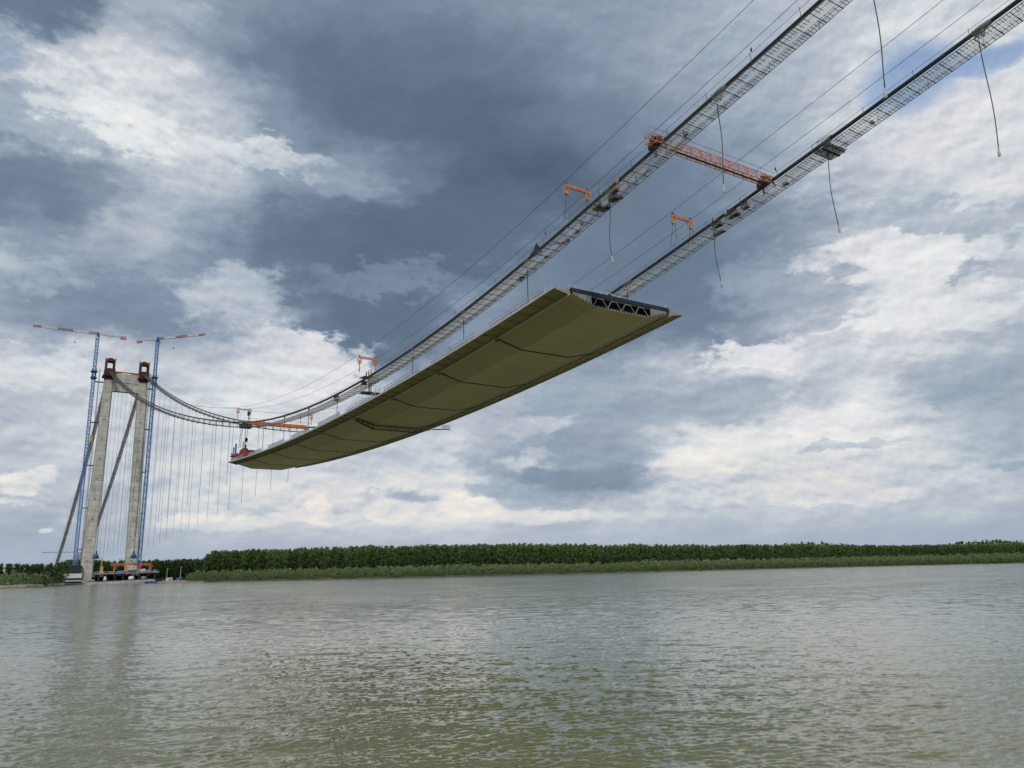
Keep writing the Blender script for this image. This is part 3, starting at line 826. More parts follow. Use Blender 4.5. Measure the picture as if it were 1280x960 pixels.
# ------------------------------------------------------------------ tower
tower = empty('bridge_tower', (0, 0, 0), 'tall H shaped concrete bridge tower with dark red caps on both legs', 'bridge tower')
for s in (-1, 1):
    b_ = MB()
    # eight-sided leg tapering upward
    rings = []
    for z, yc, hx, hy in ((4, 18.0, 5.2, 4.9), (60, 16.9, 4.7, 4.5), (120, 15.7, 4.2, 4.1), (184, 14.45, 3.8, 3.7)):
        c = 0.9
        rings.append([(px, s * yc + py, z) for px, py in ((-hx + c, -hy), (hx - c, -hy), (hx, -hy + c), (hx, hy - c), (hx - c, hy), (-hx + c, hy), (-hx, hy - c), (-hx, -hy + c))])
    o_ = 0
    b_.v = [p for r_ in rings for p in r_]
    for i in range(3):
        for k in range(8):
            b_.f.append((i * 8 + k, i * 8 + (k + 1) % 8, (i + 1) * 8 + (k + 1) % 8, (i + 1) * 8 + k)); b_.mi.append(0)
    b_.f.append(tuple(range(24, 32))); b_.mi.append(0)
    leg = b_.build('leg', M['concrete'], tower)
    # climbing steps and fixing plates on the face of the leg
    for z in range(20, 180, 18):
        q = MB(); yc = 18.0 + (14.45 - 18.0) * (z - 4) / 180
        q.box(3.8 + (184 - z) / 180 * 1.4, 4.3 + (184 - z) / 180 * 1.4, s * yc - 1.2, s * yc + 0.2, z, z + 0.5)
        q.build('fixing_plate', M['concrete_site'], leg)
b_ = MB(); b_.box(-2.6, 2.6, -10.9, 10.9, 181.9, 190.2); b_.build('upper_cross_beam', M['concrete'], tower)
b_ = MB(); b_.box(-2.9, 2.9, -11.1, 11.1, 173.4, 181.3); b_.build('lower_cross_beam', M['concrete'], tower)
b_ = MB()
for i in range(9):
    y = -9.6 + i * 2.4
    b_.beam((2.3, y, 190.2), (2.3, y, 191.4), 0.15)
b_.beam((2.3, -10, 191.4), (2.3, 10, 191.4), 0.18); b_.box(-2, 2, -9.5, -4.5, 190.25, 191.9); b_.box(-2, 2, 4.2, 9.8, 190.25, 191.6)
b_.box(-1.5, 2.4, -9.8, 9.8, 191.9, 192.2)
b_.build('work_deck', M['orange_site'], tower)
for s in (-1, 1):
    y = s * 14.6
    b_ = MB()
    b_.hexa([(-4.1, y - 3.5, 183.8), (4.1, y - 3.5, 183.8), (4.1, y + 3.5, 183.8), (-4.1, y + 3.5, 183.8),
             (-5.1, y - 4.4, 188.5), (5.1, y - 4.4, 188.5), (5.1, y + 4.4, 188.5), (-5.1, y + 4.4, 188.5)])
    b_.box(-5.0, 5.0, y - 4.3, y + 4.3, 188.5, 194.0)
    for k in range(7):
        b_.beam((5.25, y - 4.2 + k * 1.4, 184.6), (5.25, y - 4.2 + k * 1.4, 192.5), 0.3)
    sad = b_.build('saddle_housing', M['red_brown'], tower)
    b_ = MB()
    for px in (-3.6, 3.6):
        for py in (-3.3, 3.3):
            b_.beam((px, y + py, 192.6), (px, y + py, 202), 1.4)
            b_.beam((px, y + py, 199), (px * 0.2, y + py * 0.35, 202), 0.5)
    b_.box(-4.2, 4.2, y - 3.9, y + 3.9, 200.9, 203.0)
    b_.blob((0, y, 203.4), 3.6, 3.4, 1.4)
    for k in range(6):
        b_.beam((-4 + k * 1.6, y - 4.2, 203), (-4 + k * 1.6, y - 4.2, 204.6), 0.2)
        b_.beam((-4 + k * 1.6, y + 4.2, 203), (-4 + k * 1.6, y + 4.2, 204.6), 0.2)
    b_.build('lifting_portal', M['red_brown'], tower)
    b_ = MB(); b_.blob((0, y, 193.6), 3.0, 1.1, 1.6, 10, 6, 0); b_.build('saddle', M['cable_pale'], tower)
    b_ = MB(); b_.box(-6.6, 6.6, y - 5.4, y + 5.4, 186.4, 186.8)
    for a in range(8):
        b_.beam((-6.5 + a * 1.85, y - 5.3, 186.8), (-6.5 + a * 1.85, y - 5.3, 188), 0.15)
        b_.beam((-6.5 + a * 1.85, y + 5.3, 186.8), (-6.5 + a * 1.85, y + 5.3, 188), 0.15)
    b_.beam((6.5, y - 5.3, 188), (6.5, y + 5.3, 188), 0.15); b_.beam((-6.5, y - 5.3, 188), (6.5, y - 5.3, 188), 0.15)
    b_.build('access_platform', M['steel_dark'], tower)
    b_ = MB(); b_.hexa([(-9, s * 18 - 8, 0.6), (9, s * 18 - 8, 0.6), (9, s * 18 + 8, 0.6), (-9, s * 18 + 8, 0.6),
                        (-7.5, s * 18 - 6.6, 4.1), (7.5, s * 18 - 6.6, 4.1), (7.5, s * 18 + 6.6, 4.1), (-7.5, s * 18 + 6.6, 4.1)])
    b_.build('pile_cap', M['concrete_site'], tower)


# ------------------------------------------------------------------ tower cranes beside the legs
def tower_crane(y, ztop, ang_, jl, cl, label, ties):
    t = empty('tower_crane', (0, y, 2), label, 'tower crane', 'tower cranes beside the bridge tower')
    b_ = MB(); b_.lattice((0, 0, 0), (0, 0, ztop - 2), 2.4, 2.4, 70, 0.55, 0.32, up=(0, 1, 0))
    mast = b_.build('mast', M['blue'], t)
    b_ = MB(); zc_ = 188 - 2
    b_.box(-2.6, 2.6, -2.6, 2.6, zc_ - 4, zc_ - 3.2); b_.box(-2.8, 2.8, -2.8, 2.8, zc_ + 2, zc_ + 2.7)
    b_.lattice((0, 0, zc_ - 5), (0, 0, zc_ + 5), 3.3, 3.3, 4, 0.35, 0.2, up=(0, 1, 0)); b_.build('climbing_cage', M['blue_dark'], t)
    d = Vector((math.cos(ang_), math.sin(ang_), 0)); top = Vector((0, 0, ztop - 2))
    b_ = MB(); b_.blob(top + Vector((0, 0, 0.6)), 1.8, 1.8, 1.4, 8, 4, 0); b_.beam(top, top + Vector((0, 0, 4)), 1.8, 1.8)
    b_.build('slewing_head', M['blue_dark'], t)
    hz_ = top + Vector((0, 0, 2.6))
    cols = ['jib_red', 'white', 'white', 'jib_red', 'jib_red', 'white', 'white', 'jib_red']; nseg = 8
    for i in range(nseg):
        a = hz_ + d * (1.2 + (jl - 1.2) * i / nseg); c = hz_ + d * (1.2 + (jl - 1.2) * (i + 1) / nseg)
        b_ = MB(); b_.lattice(a, c, 1.5, 1.8 - 0.7 * i / nseg, 3, 0.3, 0.2); b_.build('jib_section', M[cols[i]], t)
    b_ = MB(); b_.lattice(hz_ - d * 1.2, hz_ - d * cl, 1.4, 1.2, 6, 0.4, 0.24); b_.build('counter_jib', M['white'], t)
    b_ = MB(); c = hz_ - d * (cl - 2.5); n_ = Vector((-d.y, d.x, 0))
    b_.beam(c - d * 2.5 - Vector((0, 0, 1)), c + d * 2.5 - Vector((0, 0, 1)), 1.7, 3.0); b_.build('counterweight', M['jib_red'], t)
    b_ = MB(); c = top + d * 1.3 + n_ * 1.8; b_.box(c.x - 0.9, c.x + 0.9, c.y - 0.9, c.y + 0.9, c.z - 2.2, c.z); b_.build('cab', M['white'], t)
    b_ = MB(); tr = hz_ + d * (jl * 0.35) - Vector((0, 0, 1.2)); b_.beam(tr, tr - Vector((0, 0, 9)), 0.1); b_.blob(tr - Vector((0, 0, 9.5)), 0.5, 0.5, 0.8); b_.build('hook_block', M['steel_dark'], t)
    b_ = MB()
    s = 1 if y > 0 else -1
    for z in ties:
        yl = s * (18.0 - 3.55 * (z - 4) / 180 + 4.0) - y
        for q in (-1.2, 1.2): b_.beam((q, -s * 1.2, z - 2), (q * 1.6, yl, z - 2), 0.5)
        b_.beam((-2, -s * 1.3, z - 2), (2, -s * 1.3, z - 2), 0.5)
        b_.build('wall_tie', M['steel_dark'], t); b_ = MB()
    b_ = MB(); b_.hexa([(-4, -4, -1), (4, -4, -1), (4, 4, -1), (-4, 4, -1), (-3, -3, 1.5), (3, -3, 1.5), (3, 3, 1.5), (-3, 3, 1.5)]); b_.build('base', M['concrete_site'], t)
    return t


tower_crane(-27.2, 224.0, -math.pi / 2, 52, 24, 'blue mast tower crane left of the bridge tower, long jib pointing left', (181, 143, 104, 66, 30))
tower_crane(24.4, 226.5, R(44), 51, 23, 'blue mast tower crane right of the bridge tower, jib pointing right', (179, 140, 100, 62, 28))

# lift masts that climb the legs
for s, y, cage in ((-1, -22.9, 124.0), (1, 20.3, None)):
    t = empty('hoist_mast', (2.5, y, 3), 'thin hoist mast climbing the %s tower leg%s' % (('left', ' with a small yellow cage') if s < 0 else ('right', ' with no cage')), 'hoist', None)
    b_ = MB(); b_.lattice((0, 0, 0), (0, 0, 190), 0.7, 0.7, 90, 0.16, 0.09, up=(0, 1, 0)); b_.build('mast', M['rope'], t)
    b_ = MB()
    for z in range(14, 180, 14):
        b_ = MB(); b_.beam((0, 0, z), (-1.0, -s * 3.0, z), 0.2); b_.build('bracket', M['steel_dark'], t)
    if cage:
        b_ = MB(); b_.box(-1, 1.2, -2.4, -0.5, cage - 2, cage + 2.6); b_.box(-1.2, 1.4, -2.6, -0.4, cage + 2.6, cage + 2.9)
        b_.build('lift_cage', M['yellow'], t)

# ------------------------------------------------------------------ main cables
SPAN_X = [-430 + 12 * i for i in range(36)] + [0] + list(range(8, 470, 8)) + [XF + 4 * i for i in range(58)] + [XN + 6 * i for i in range(1, 80)]
SPAN_X = sorted(x for x in SPAN_X if x <= 1150)
HX = [760.0 - 25.25 * k for k in range(30)]
SIDE = {-1: 'left', 1: 'right'}
for s in (-1, 1):
    root = empty('main_cable', (0, 0, 0), 'thick dark main cable sweeping from the tower over the %s edge of the deck' % SIDE[s], 'main cable', 'main suspension cables')
    b_ = MB(); b_.tube([(x, cable_y(x, s), cable_z(x)) for x in SPAN_X], 0.33, 10, False)
    b_.build('cable_strand', M['cable'], root, smooth=True)
    proto = None
    for x in HX + [785.3, 810.5, 835.8] + [-25 * k for k in range(1, 14)]:
        if x < 450 and x > 0: continue
        if x < 0: continue
        a = Vector((x - 0.8, cable_y(x - 0.8, s), cable_z(x - 0.8))); c = Vector((x + 0.8, cable_y(x + 0.8, s), cable_z(x + 0.8)))
        b_ = MB(); b_.tube([a, a.lerp(c, 0.02), a.lerp(c, 0.98), c], [0.32, 0.38, 0.38, 0.32], 10)
        b_.box(x - 0.5, x + 0.5, cable_y(x, s) - 0.12, cable_y(x, s) + 0.12, cable_z(x) - 0.95, cable_z(x) - 0.3)
        for k in (-0.5, 0, 0.5): b_.beam((x + k, cable_y(x, s) - 0.55, cable_z(x)), (x + k, cable_y(x, s) + 0.55, cable_z(x)), 0.14)
        b_.build('cable_band', M['band'], root)

# ------------------------------------------------------------------ catwalks under the cables
FLOOR = -1.9
for s in (-1, 1):
    root = empty('catwalk', (0, 0, 0), 'hanging mesh footbridge with timber slats below the %s main cable' % SIDE[s], 'catwalk', 'catwalks below the main cables')
    W = 1.8
    xs = SPAN_X

    def cp(x, dy, dz_): return (x, cable_y(x, s) + dy, cable_z(x) + dz_)
    for lo, hi, mt, pn in ((-500, 470, 'net_far', 'floor_boards'), (470, 690, 'net_dense', 'shade_netting'), (690, 1200, 'net', 'floor_netting')):
        b_ = MB()
        for a, c in zip(xs, xs[1:]):
            if lo <= (a + c) / 2 < hi: b_.add([cp(a, -W, FLOOR), cp(a, W, FLOOR), cp(c, W, FLOOR), cp(c, -W, FLOOR)], [(0, 1, 2, 3)])
        b_.build(pn, M[mt], root)
    for d_ in (-W, W):
        b_ = MB()
        for a, c in zip(xs, xs[1:]):
            b_.add([cp(a, d_, FLOOR), cp(a, d_ * 1.02, FLOOR + 1.25), cp(c, d_ * 1.02, FLOOR + 1.25), cp(c, d_, FLOOR)], [(0, 1, 2, 3)])
        b_.build('side_netting', M['netside'], root)
        b_ = MB(); b_.tube([cp(x, d_ * 1.12, FLOOR + 1.45) for x in xs], 0.028, 5, False); b_.build('handrail_rope', M['rope'], root)
    for d_ in (-1.75, -0.9, 0.9, 1.75):
        b_ = MB(); b_.tube([cp(x, d_, FLOOR - 0.06) for x in xs], 0.045 if abs(d_) > 1.5 else 0.026, 5, False); b_.build('floor_rope', M['rope'], root)
    # timber slats in two strips either side of a clear middle, and heavier cross beams
    b_ = MB(); x = 600.0
    while x < 830:
        j = random.uniform(-0.1, 0.1)
        for (q0, q1) in ((-1.7, -0.3), (0.4, 1.75)):
            if random.random() < 0.06: continue
            a = Vector(cp(x + j, q0 + random.uniform(-0.08, 0.08), FLOOR + 0.04)); c = Vector(cp(x + j + random.uniform(-0.05, 0.05), q1, FLOOR + 0.04))
            b_.beam(a, c, 0.07, 0.04)
        x += 0.5
    x = 470.0
    while x < 835:
        b_.beam(cp(x, -1.83, FLOOR - 0.09), cp(x, 1.83, FLOOR - 0.09), 0.075, 0.08)
        x += 2.5
    b_.build('timber_slats', M['slat'], root)
    # posts carrying the handrail ropes, one piece each where the photo shows them
    for k in range(34):
        x = 566.5 + 8.4 * k
        if x > 835: break
        for d_ in (-1, 1):
            b_ = MB(); b_.beam(cp(x, d_ * 1.84, FLOOR - 0.1), cp(x, d_ * 2.03, FLOOR + 1.75), 0.055)
            b_.build('handrail_post', M['rope'], root)
    # heavy frames at the far part of the span and the side span, where only they show
    x = -420.0
    while x < 470:
        if abs(x) > 8:
            b_ = MB(); b_.beam(cp(x, -2.2, FLOOR - 0.2), cp(x, 2.2, FLOOR - 0.2), 0.35, 0.3)
            for d_ in (-2.1, 2.1): b_.beam(cp(x, d_, FLOOR - 0.2), cp(x, d_ * 0.5, FLOOR + 1.9), 0.16)
            b_.build('support_frame', M['steel_dark'], root)
        x += 12.5 if x > 0 else 27
    for q_, lab in ((-2.9, 'left'), (2.9, 'right')):
        b_ = MB(); b_.tube([(x, cable_y(x, s) + q_, cable_z(x) + (6.0 if x > 0 else 3.5)) for x in xs], 0.04, 5, False)
        o = b_.build('tramway_rope', M['rope'])
        tag(o, 'thin steel hauling rope strung above the %s main cable, the %s of its pair' % (SIDE[s], lab), 'hauling rope', 'hauling ropes above the catwalks')

# ------------------------------------------------------------------ hanger ropes
dang_names = {(-1, 0): 'free hanger rope at the top right between the two main cables', (-1, 1): 'free hanger rope in front of the orange lattice bridge',
              (-1, 2): 'free hanger rope below the workers on the left cable', (1, 0): 'free hanger rope at the far right below the right cable',
              (1, 1): 'free hanger rope under the dark platform on the right cable', (1, 2): 'free hanger rope nearest the deck on the right cable'}
dlen = {(-1, 0): 17.9, (-1, 1): 14.4, (-1, 2): 11.9, (1, 0): 18.2, (1, 1): 14.8, (1, 2): 11.7}
for s in (-1, 1):
    for k, x in enumerate(HX):
        if x < 12: continue
        y = cable_y(x, s); z = cable_z(x)
        if k <= 2:
            h = empty('hanger_rope', (x, y, z - 0.8), dang_names[(s, k)], 'hanger rope', None)
            ln = dlen[(s, k)] - 0.8; n_ = 16; pts = []
            ph = random.uniform(0, 6); sgn = 1
            for i in range(n_ + 1):
                t = i / n_
                w_ = 0.30 * math.sin(t * 5.5 + ph) * t * (1.1 - t * 0.5)
                pts.append((0.25 * math.sin(4 * t + ph) * t, w_ * 1.6 + 0.25 * t * t * sgn - 0.05, -ln * t))
            b_ = MB(); b_.tube(pts, 0.07, 7); b_.build('rope', M['hanger'], h, smooth=True)
            e_ = Vector(pts[-1]); dd_ = (Vector(pts[-1]) - Vector(pts[-3])).normalized()
            b_ = MB(); b_.tube([e_, e_ + dd_ * 0.35, e_ + dd_ * 0.8, e_ + dd_ * 1.25, e_ + dd_ * 1.3], [0.1, 0.14, 0.2, 0.18, 0.05], 9); b_.build('socket', M['socket'], h)
        elif XF < x < XN:
            zb = deck_z(x) + 0.75
            b_ = MB(); b_.tube([(x, y, z - 0.8), (x, s * 12.9, zb)], 0.085, 7)
            o = b_.build('hanger_rope', M['hanger'], loc=(x, y, z - 0.8))
            j = sum(1 for q in HX if XF < q < XN and q > x)
            ords = ['first', 'second', 'third', 'fourth', 'fifth', 'sixth', 'seventh', 'eighth', 'ninth']
            tag(o, 'taut hanger rope holding the %s deck edge, %s from the open deck end' % (SIDE[s], ords[j]), 'hanger rope')
        else:
            zb = 35 + (x - 312) * 0.045 + (1.5 if s > 0 else 0) + random.uniform(-0.8, 0.8)
            b_ = MB(); b_.tube([(x, y, z - 1.0), (x + 0.1, y + random.uniform(-0.2, 0.2), (z + zb) / 2), (x, y, zb)], 0.075, 6)
            o = b_.build('hanger_rope', M['hanger'], loc=(x, y, z - 1.0))
            tag(o, 'loose hanger rope in the row below the %s cable between tower and deck' % SIDE[s], 'hanger rope', 'loose hangers below the %s cable beyond the deck' % SIDE[s])
    for k in range(1, 15):
        x = -25.0 * k; y = s * 14.76; z = cable_z(x); zb = 26 + (0 if s < 0 else 1)
        if z - zb < 6: continue
        b_ = MB(); b_.tube([(x, y, z - 1.0), (x, y + random.uniform(-0.2, 0.2), (z + zb) / 2), (x, y, zb)], 0.07, 6)
        o = b_.build('hanger_rope', M['hanger'], loc=(x, y, z - 1.0))
        tag(o, 'hanger rope below the %s backstay cable behind the tower' % SIDE[s], 'hanger rope', 'hangers below the %s backstay behind the tower' % SIDE[s])

# ------------------------------------------------------------------ deck
deck = empty('bridge_deck', (XN, 0, 0), 'hanging steel box deck of nine joined segments with olive underside and open end', 'bridge deck')


def dk(x, y, dz_): return (x - XN, y, deck_z(x) + dz_)


PROFILE = [(-12.05, 0.8), (12.05, 0.8), (12.6, 0.05), (12.2, -0.45), (6.2, -2.05), (-6.2, -2.05), (-12.2, -0.45), (-12.6, 0.05)]
for i in range(9):
    xa = XN - i * SEG; xb = xa - SEG + 0.28
    if i == 0: xa -= 0.05
    nx = 4
    XS = [xa + (xb - xa) * k / nx for k in range(nx + 1)]
    top = MB()
    for a, c in zip(XS, XS[1:]):
        top.add([dk(a, -12.05, 0.8), dk(a, 12.05, 0.8), dk(c, 12.05, 0.8), dk(c, -12.05, 0.8)], [(0, 1, 2, 3)])
        top.add([dk(a, -12.0, 0.74), dk(a, 12.0, 0.74), dk(c, 12.0, 0.74), dk(c, -12.0, 0.74)], [(3, 2, 1, 0)])
    sg = top.build('deck_segment', M['deck_top'], deck)
    # soffit: bottom plate and two inclined plates, with thickness
    for k in range(3, 6):
        b_ = MB()
        (y0, z0), (y1, z1) = PROFILE[k], PROFILE[k + 1]
        for a, c in zip(XS, XS[1:]):
            nyz = Vector((0, -(z1 - z0), (y1 - y0))).normalized() * -0.06
            p = [dk(a, y0, z0), dk(a, y1, z1), dk(c, y1, z1), dk(c, y0, z0)]
            q = [(u[0], u[1] + nyz.y, u[2] + nyz.z) for u in p]
            b_.hexa(p + q) if False else b_.add(p + q, [(0, 1, 2, 3), (7, 6, 5, 4), (0, 4, 5, 1), (2, 6, 7, 3)])
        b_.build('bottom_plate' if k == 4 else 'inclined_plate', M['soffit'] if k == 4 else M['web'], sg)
    for s in (-1, 1):
        b_ = MB()
        for a, c in zip(XS, XS[1:]):
            b_.add([dk(a, s * 12.05, 0.8), dk(a, s * 12.6, 0.05), dk(c, s * 12.6, 0.05), dk(c, s * 12.05, 0.8), dk(a, s * 12.2, -0.45), dk(c, s * 12.2, -0.45)], [(0, 1, 2, 3), (1, 4, 5, 2)])
        b_.build('edge_plate', M['bracket'], sg)
    for s in (-1, 1):
        # footway bracket: thin plate from the box corner to the outer fascia
        b_ = MB()
        for a, c in zip(XS, XS[1:]):
            b_.add([dk(a, s * 12.2, -0.12), dk(c, s * 12.2, -0.12), dk(c, s * 15.9, 0.10), dk(a, s * 15.9, 0.10),
                    dk(a, s * 12.2, 0.06), dk(c, s * 12.2, 0.06), dk(c, s * 15.9, 0.20), dk(a, s * 15.9, 0.20)],
                   [(0, 1, 2, 3), (7, 6, 5, 4), (0, 3, 7, 4)])
        fp = b_.build('footway_plate', M['bracket'], sg)
        nb = 6
        for k in range(nb + 1):
            b_ = MB()
            x = xa + (xb - xa) * (k + 0.02) / (nb + 0.04)
            th = 0.10
            b_.hexa([dk(x - th, s * 12.3, -0.95 + 0.25), dk(x + th, s * 12.3, -0.7), dk(x + th, s * 15.85, -0.05), dk(x - th, s * 15.85, -0.05),
                     dk(x - th, s * 12.3, -0.13), dk(x + th, s * 12.3, -0.13), dk(x + th, s * 15.85, 0.095), dk(x - th, s * 15.85, 0.095)])
            b_.build('bracket', M['bracket'], sg)
        b_ = MB()
        for a, c in zip(XS, XS[1:]):
            b_.hexa([dk(a, s * 15.92, -0.14), dk(a, s * 16.0, -0.14), dk(a, s * 16.0, 0.34), dk(a, s * 15.92, 0.34),
                     dk(c, s * 15.92, -0.14), dk(c, s * 16.0, -0.14), dk(c, s * 16.0, 0.34), dk(c, s * 15.92, 0.34)])
        b_.build('fascia', M['fascia'], sg)
        b_ = MB(); b_.tube([dk(x, s * 12.5, -0.72) for x in XS], 0.2, 8); b_.build('edge_tube', M['edge_tube'], sg, smooth=True)
        # railing with a gap at each joint
        b_ = MB(); r0_, r1_ = xa - 3.0, xb + 2.6
        if i >= 4: r0_, r1_ = xa - 2.2 - (i % 2), xb + 5.0
        nrail = 9
        P = [r0_ + (r1_ - r0_) * k / nrail for k in range(nrail + 1)]
        for x in P: b_.beam(dk(x, s * 15.8, 0.2), dk(x, s * 15.8, 1.4), 0.12)
        for a, c in zip(P, P[1:]):
            b_.beam(dk(a, s * 15.8, 1.4), dk(c, s * 15.8, 1.4), 0.12)
            b_.beam(dk(a, s * 15.8, 0.8), dk(c, s * 15.8, 0.8), 0.08)
        rl = b_.build('railing', M['rail'], sg)
        b_ = MB()
        for a, c in zip(P, P[1:]):
            b_.add([dk(a, s * 15.74, 0.3), dk(c, s * 15.74, 0.3), dk(c, s * 15.74, 1.36 if i > 3 else 0.95), dk(a, s * 15.74, 1.36 if i > 3 else 0.95)], [(0, 1, 2, 3)])
        b_.build('railing_mesh', M['panel'], sg)
    if i < 8:
        # dark recessed joint strip to the next segment, seen as a thick line under the box
        b_ = MB(); xj = xb - 0.14; hw_ = 0.4 if i != 3 else 0.5
        pts = [(12.2, -0.42), (6.2, -2.0), (-6.2, -2.0), (-12.2, -0.42)]
        for (y0, z0), (y1, z1) in zip(pts, pts[1:]):
            b_.beam(dk(xj, y0, z0 - 0.03), dk(xj, y1, z1 - 0.03), hw_, 0.2)
        b_.beam(dk(xj, -12.2, 0.1), dk(xj, -15.8, 0.12), 0.3, 0.25); b_.beam(dk(xj, 12.2, 0.1), dk(xj, 15.8, 0.12), 0.3, 0.25)
        for k in range(7): b_.box(*(lambda c: (c[0] - 0.3, c[0] + 0.3, c[1] - 0.12, c[1] + 0.12, c[2] - 0.2, c[2]))(dk(xj, -15.2 + 0.45 * k, -0.05)))
        b_.build('joint_strip', M['joint'], deck)
        for yy in (-12.3,):
            b_ = MB(); b_.box(*(lambda c: (c[0] - 0.7, c[0] + 0.7, c[1] - 0.3, c[1] + 0.3, c[2] - 0.3, c[2] + 0.2))(dk(xj, yy, -0.6)))
            b_.build('joint_clamp', M['joint'], deck)

# open near end: diaphragm truss, end plates, stiffener teeth, dark interior
x = XN - 0.06
for s in (-1, 1):
    b_ = MB()
    y0, y1 = (7.3, 11.6)
    b_.hexa([dk(x, s * y0, -1.7), dk(x - 0.1, s * y0, -1.7), dk(x - 0.1, s * y1, -0.45), dk(x, s * y1, -0.45),
             dk(x, s * y0, -0.02), dk(x - 0.1, s * y0, -0.02), dk(x - 0.1, s * y1, -0.02), dk(x, s * y1, -0.02)])
    b_.build('end_plate', M['truss_white'], deck)
b_ = MB(); x = XN - 0.25
zt, zb_ = -0.08, -1.78
b_.beam(dk(x, -7.4, zt), dk(x, 7.4, zt), 0.14, 0.16); b_.beam(dk(x, -6.6, zb_), dk(x, 6.6, zb_), 0.14, 0.16)
nv = 4; w_ = 13.6 / nv
for k in range(nv):
    y0 = -6.8 + k * w_
    b_.beam(dk(x, y0, zb_), dk(x, y0 + w_ * 0.32, zt), 0.1, 0.17, up=(1, 0, 0)); b_.beam(dk(x, y0 + w_ * 0.62, zt), dk(x, y0 + w_, zb_), 0.1, 0.17, up=(1, 0, 0))
    b_.box(*(lambda c: (c[0] - 0.05, c[0] + 0.05, c[1] - 0.75, c[1] + 0.75, c[2] - 0.22, c[2] + 0.02))(dk(x + 0.06, y0 + w_ * 0.47, zt)))
    b_.blob(dk(x, y0 + w_, zb_ + 0.12), 0.08, 0.4, 0.24, 10, 5, 0)
b_.build('diaphragm_truss', M['truss_white'], deck)
b_ = MB()
for k in range(24):
    y = -11.6 + k * (23.2 / 23)
    b_.hexa([dk(XN - 8, y - 0.17, 0.72), dk(XN - 8, y + 0.17, 0.72), dk(XN - 0.02, y + 0.17, 0.72), dk(XN - 0.02, y - 0.17, 0.72),
             dk(XN - 8, y - 0.1, 0.42), dk(XN - 8, y + 0.1, 0.42), dk(XN - 0.02, y + 0.1, 0.42), dk(XN - 0.02, y - 0.1, 0.42)])
b_.box(*(lambda c: (c[0] - 0.3, c[0], -12.05, 12.05, c[2] - 0.8, c[2] - 0.03))(dk(XN, 0, 0.8)))
b_.build('deck_rib', M['slab_edge'], deck)
b_ = MB()
for s in (-1, 1):
    for k in range(9):
        t = k / 8; y = 6.5 + t * 5.5; z = -1.95 + t * 1.55
        b_.box(*(lambda c: (c[0] - 0.1, c[0] + 0.02, s * y - 0.16, s * y + 0.16, c[2], c[2] + 0.2))(dk(XN, 0, z + 0.0)))
for k in range(17):
    y = -6 + k * 0.75
    b_.box(*(lambda c: (c[0] - 0.1, c[0] + 0.02, y - 0.15, y + 0.15, c[2], c[2] + 0.28))(dk(XN, 0, -1.97)))
b_.build('stiffener_teeth', M['slab_edge'], deck)
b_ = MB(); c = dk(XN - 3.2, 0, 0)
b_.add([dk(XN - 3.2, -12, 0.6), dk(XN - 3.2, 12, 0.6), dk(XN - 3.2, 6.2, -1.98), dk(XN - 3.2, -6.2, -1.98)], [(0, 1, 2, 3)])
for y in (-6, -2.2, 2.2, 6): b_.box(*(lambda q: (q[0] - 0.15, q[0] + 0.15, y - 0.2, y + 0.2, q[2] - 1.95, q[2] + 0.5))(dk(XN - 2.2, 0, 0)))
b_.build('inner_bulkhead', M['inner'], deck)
# far end closing plate
b_ = MB(); b_.add([dk(XF + 0.4, y, z) for y, z in PROFILE], [tuple(range(8))]); b_.build('far_end_plate', M['bracket'], deck)
# white guard rail along the open end
b_ = MB(); P = [-12.2 + k * 1.5 for k in range(8)]
for y in P: b_.beam(dk(XN - 0.4, y, 0.8), dk(XN - 0.4, y, 1.35), 0.06)
b_.beam(dk(XN - 0.4, P[0], 1.35), dk(XN - 0.4, P[-1], 1.35), 0.07); b_.beam(dk(XN - 0.4, 11.2, 0.8), dk(XN - 0.6, 12.2, 1.6), 0.07)
b_.build('end_railing', M['white'], deck)

# ------------------------------------------------------------------ inspection gantry slung under a joint
xg = XN - 4 * SEG + 0.2
g_ = empty('inspection_gantry', (xg, 0, deck_z(xg)), 'dark railed inspection gantry slung under the deck joint near its far half', 'inspection gantry')
path = [(-11.9, -1.2), (-6.6, -3.3), (6.6, -3.3), (17.8, -1.2)]
b_ = MB()
for (y0, z0), (y1, z1) in zip(path[:3], path[1:3]):
    b_.beam((0, y0, z0), (0, y1, z1), 1.1, 0.12)
b_.beam((0, 6.6, -3.3), (0, 9.0, -2.9), 1.1, 0.12); b_.beam((0, 12.4, -1.9), (0, 18.2, -1.45), 1.1, 0.12); b_.beam((0, 9.0, -2.9), (0, 12.4, -1.9), 0.3, 0.12)
b_.build('walkway', M['steel_dark'], g_)
for e in (0.55, -0.55):
    b_ = MB(); full = [(-11.9, -1.2), (-6.6, -3.3), (6.6, -3.3), (9.0, -2.9)]
    for hh in (0.55, 1.1):
        for (y0, z0), (y1, z1) in zip(full, full[1:]): b_.beam((e, y0, z0 + hh), (e, y1, z1 + hh), 0.06)
    for k in range(15):
        y = -11 + k * 1.42; z = -3.3 if abs(y) < 6.6 else (-3.3 + (abs(y) - 6.6) * (0.4 if y < 0 else 0.16))
        b_.beam((e, y, z), (e, y, z + (1.15 if k % 2 else 1.5)), 0.07)
    for hh in (0.55, 1.1): b_.beam((e, 15.8, -1.6 + hh), (e, 18.2, -1.45 + hh), 0.06)
    for y in (16.0, 17.0, 18.1): b_.beam((e, y, -1.6), (e, y, -0.3), 0.07)
    b_.build('guard_rail', M['steel_dark'] if True else None, g_)
for y in (-11.6, -6.4, 6.4, 11.6):
    b_ = MB(); b_.beam((0, y, -3.2 if abs(y) < 7 else -1.4), (0, y, -2.0 if abs(y) < 7 else -0.5), 0.12)
    b_.build('hanger_bar', M['steel_dark'], g_)

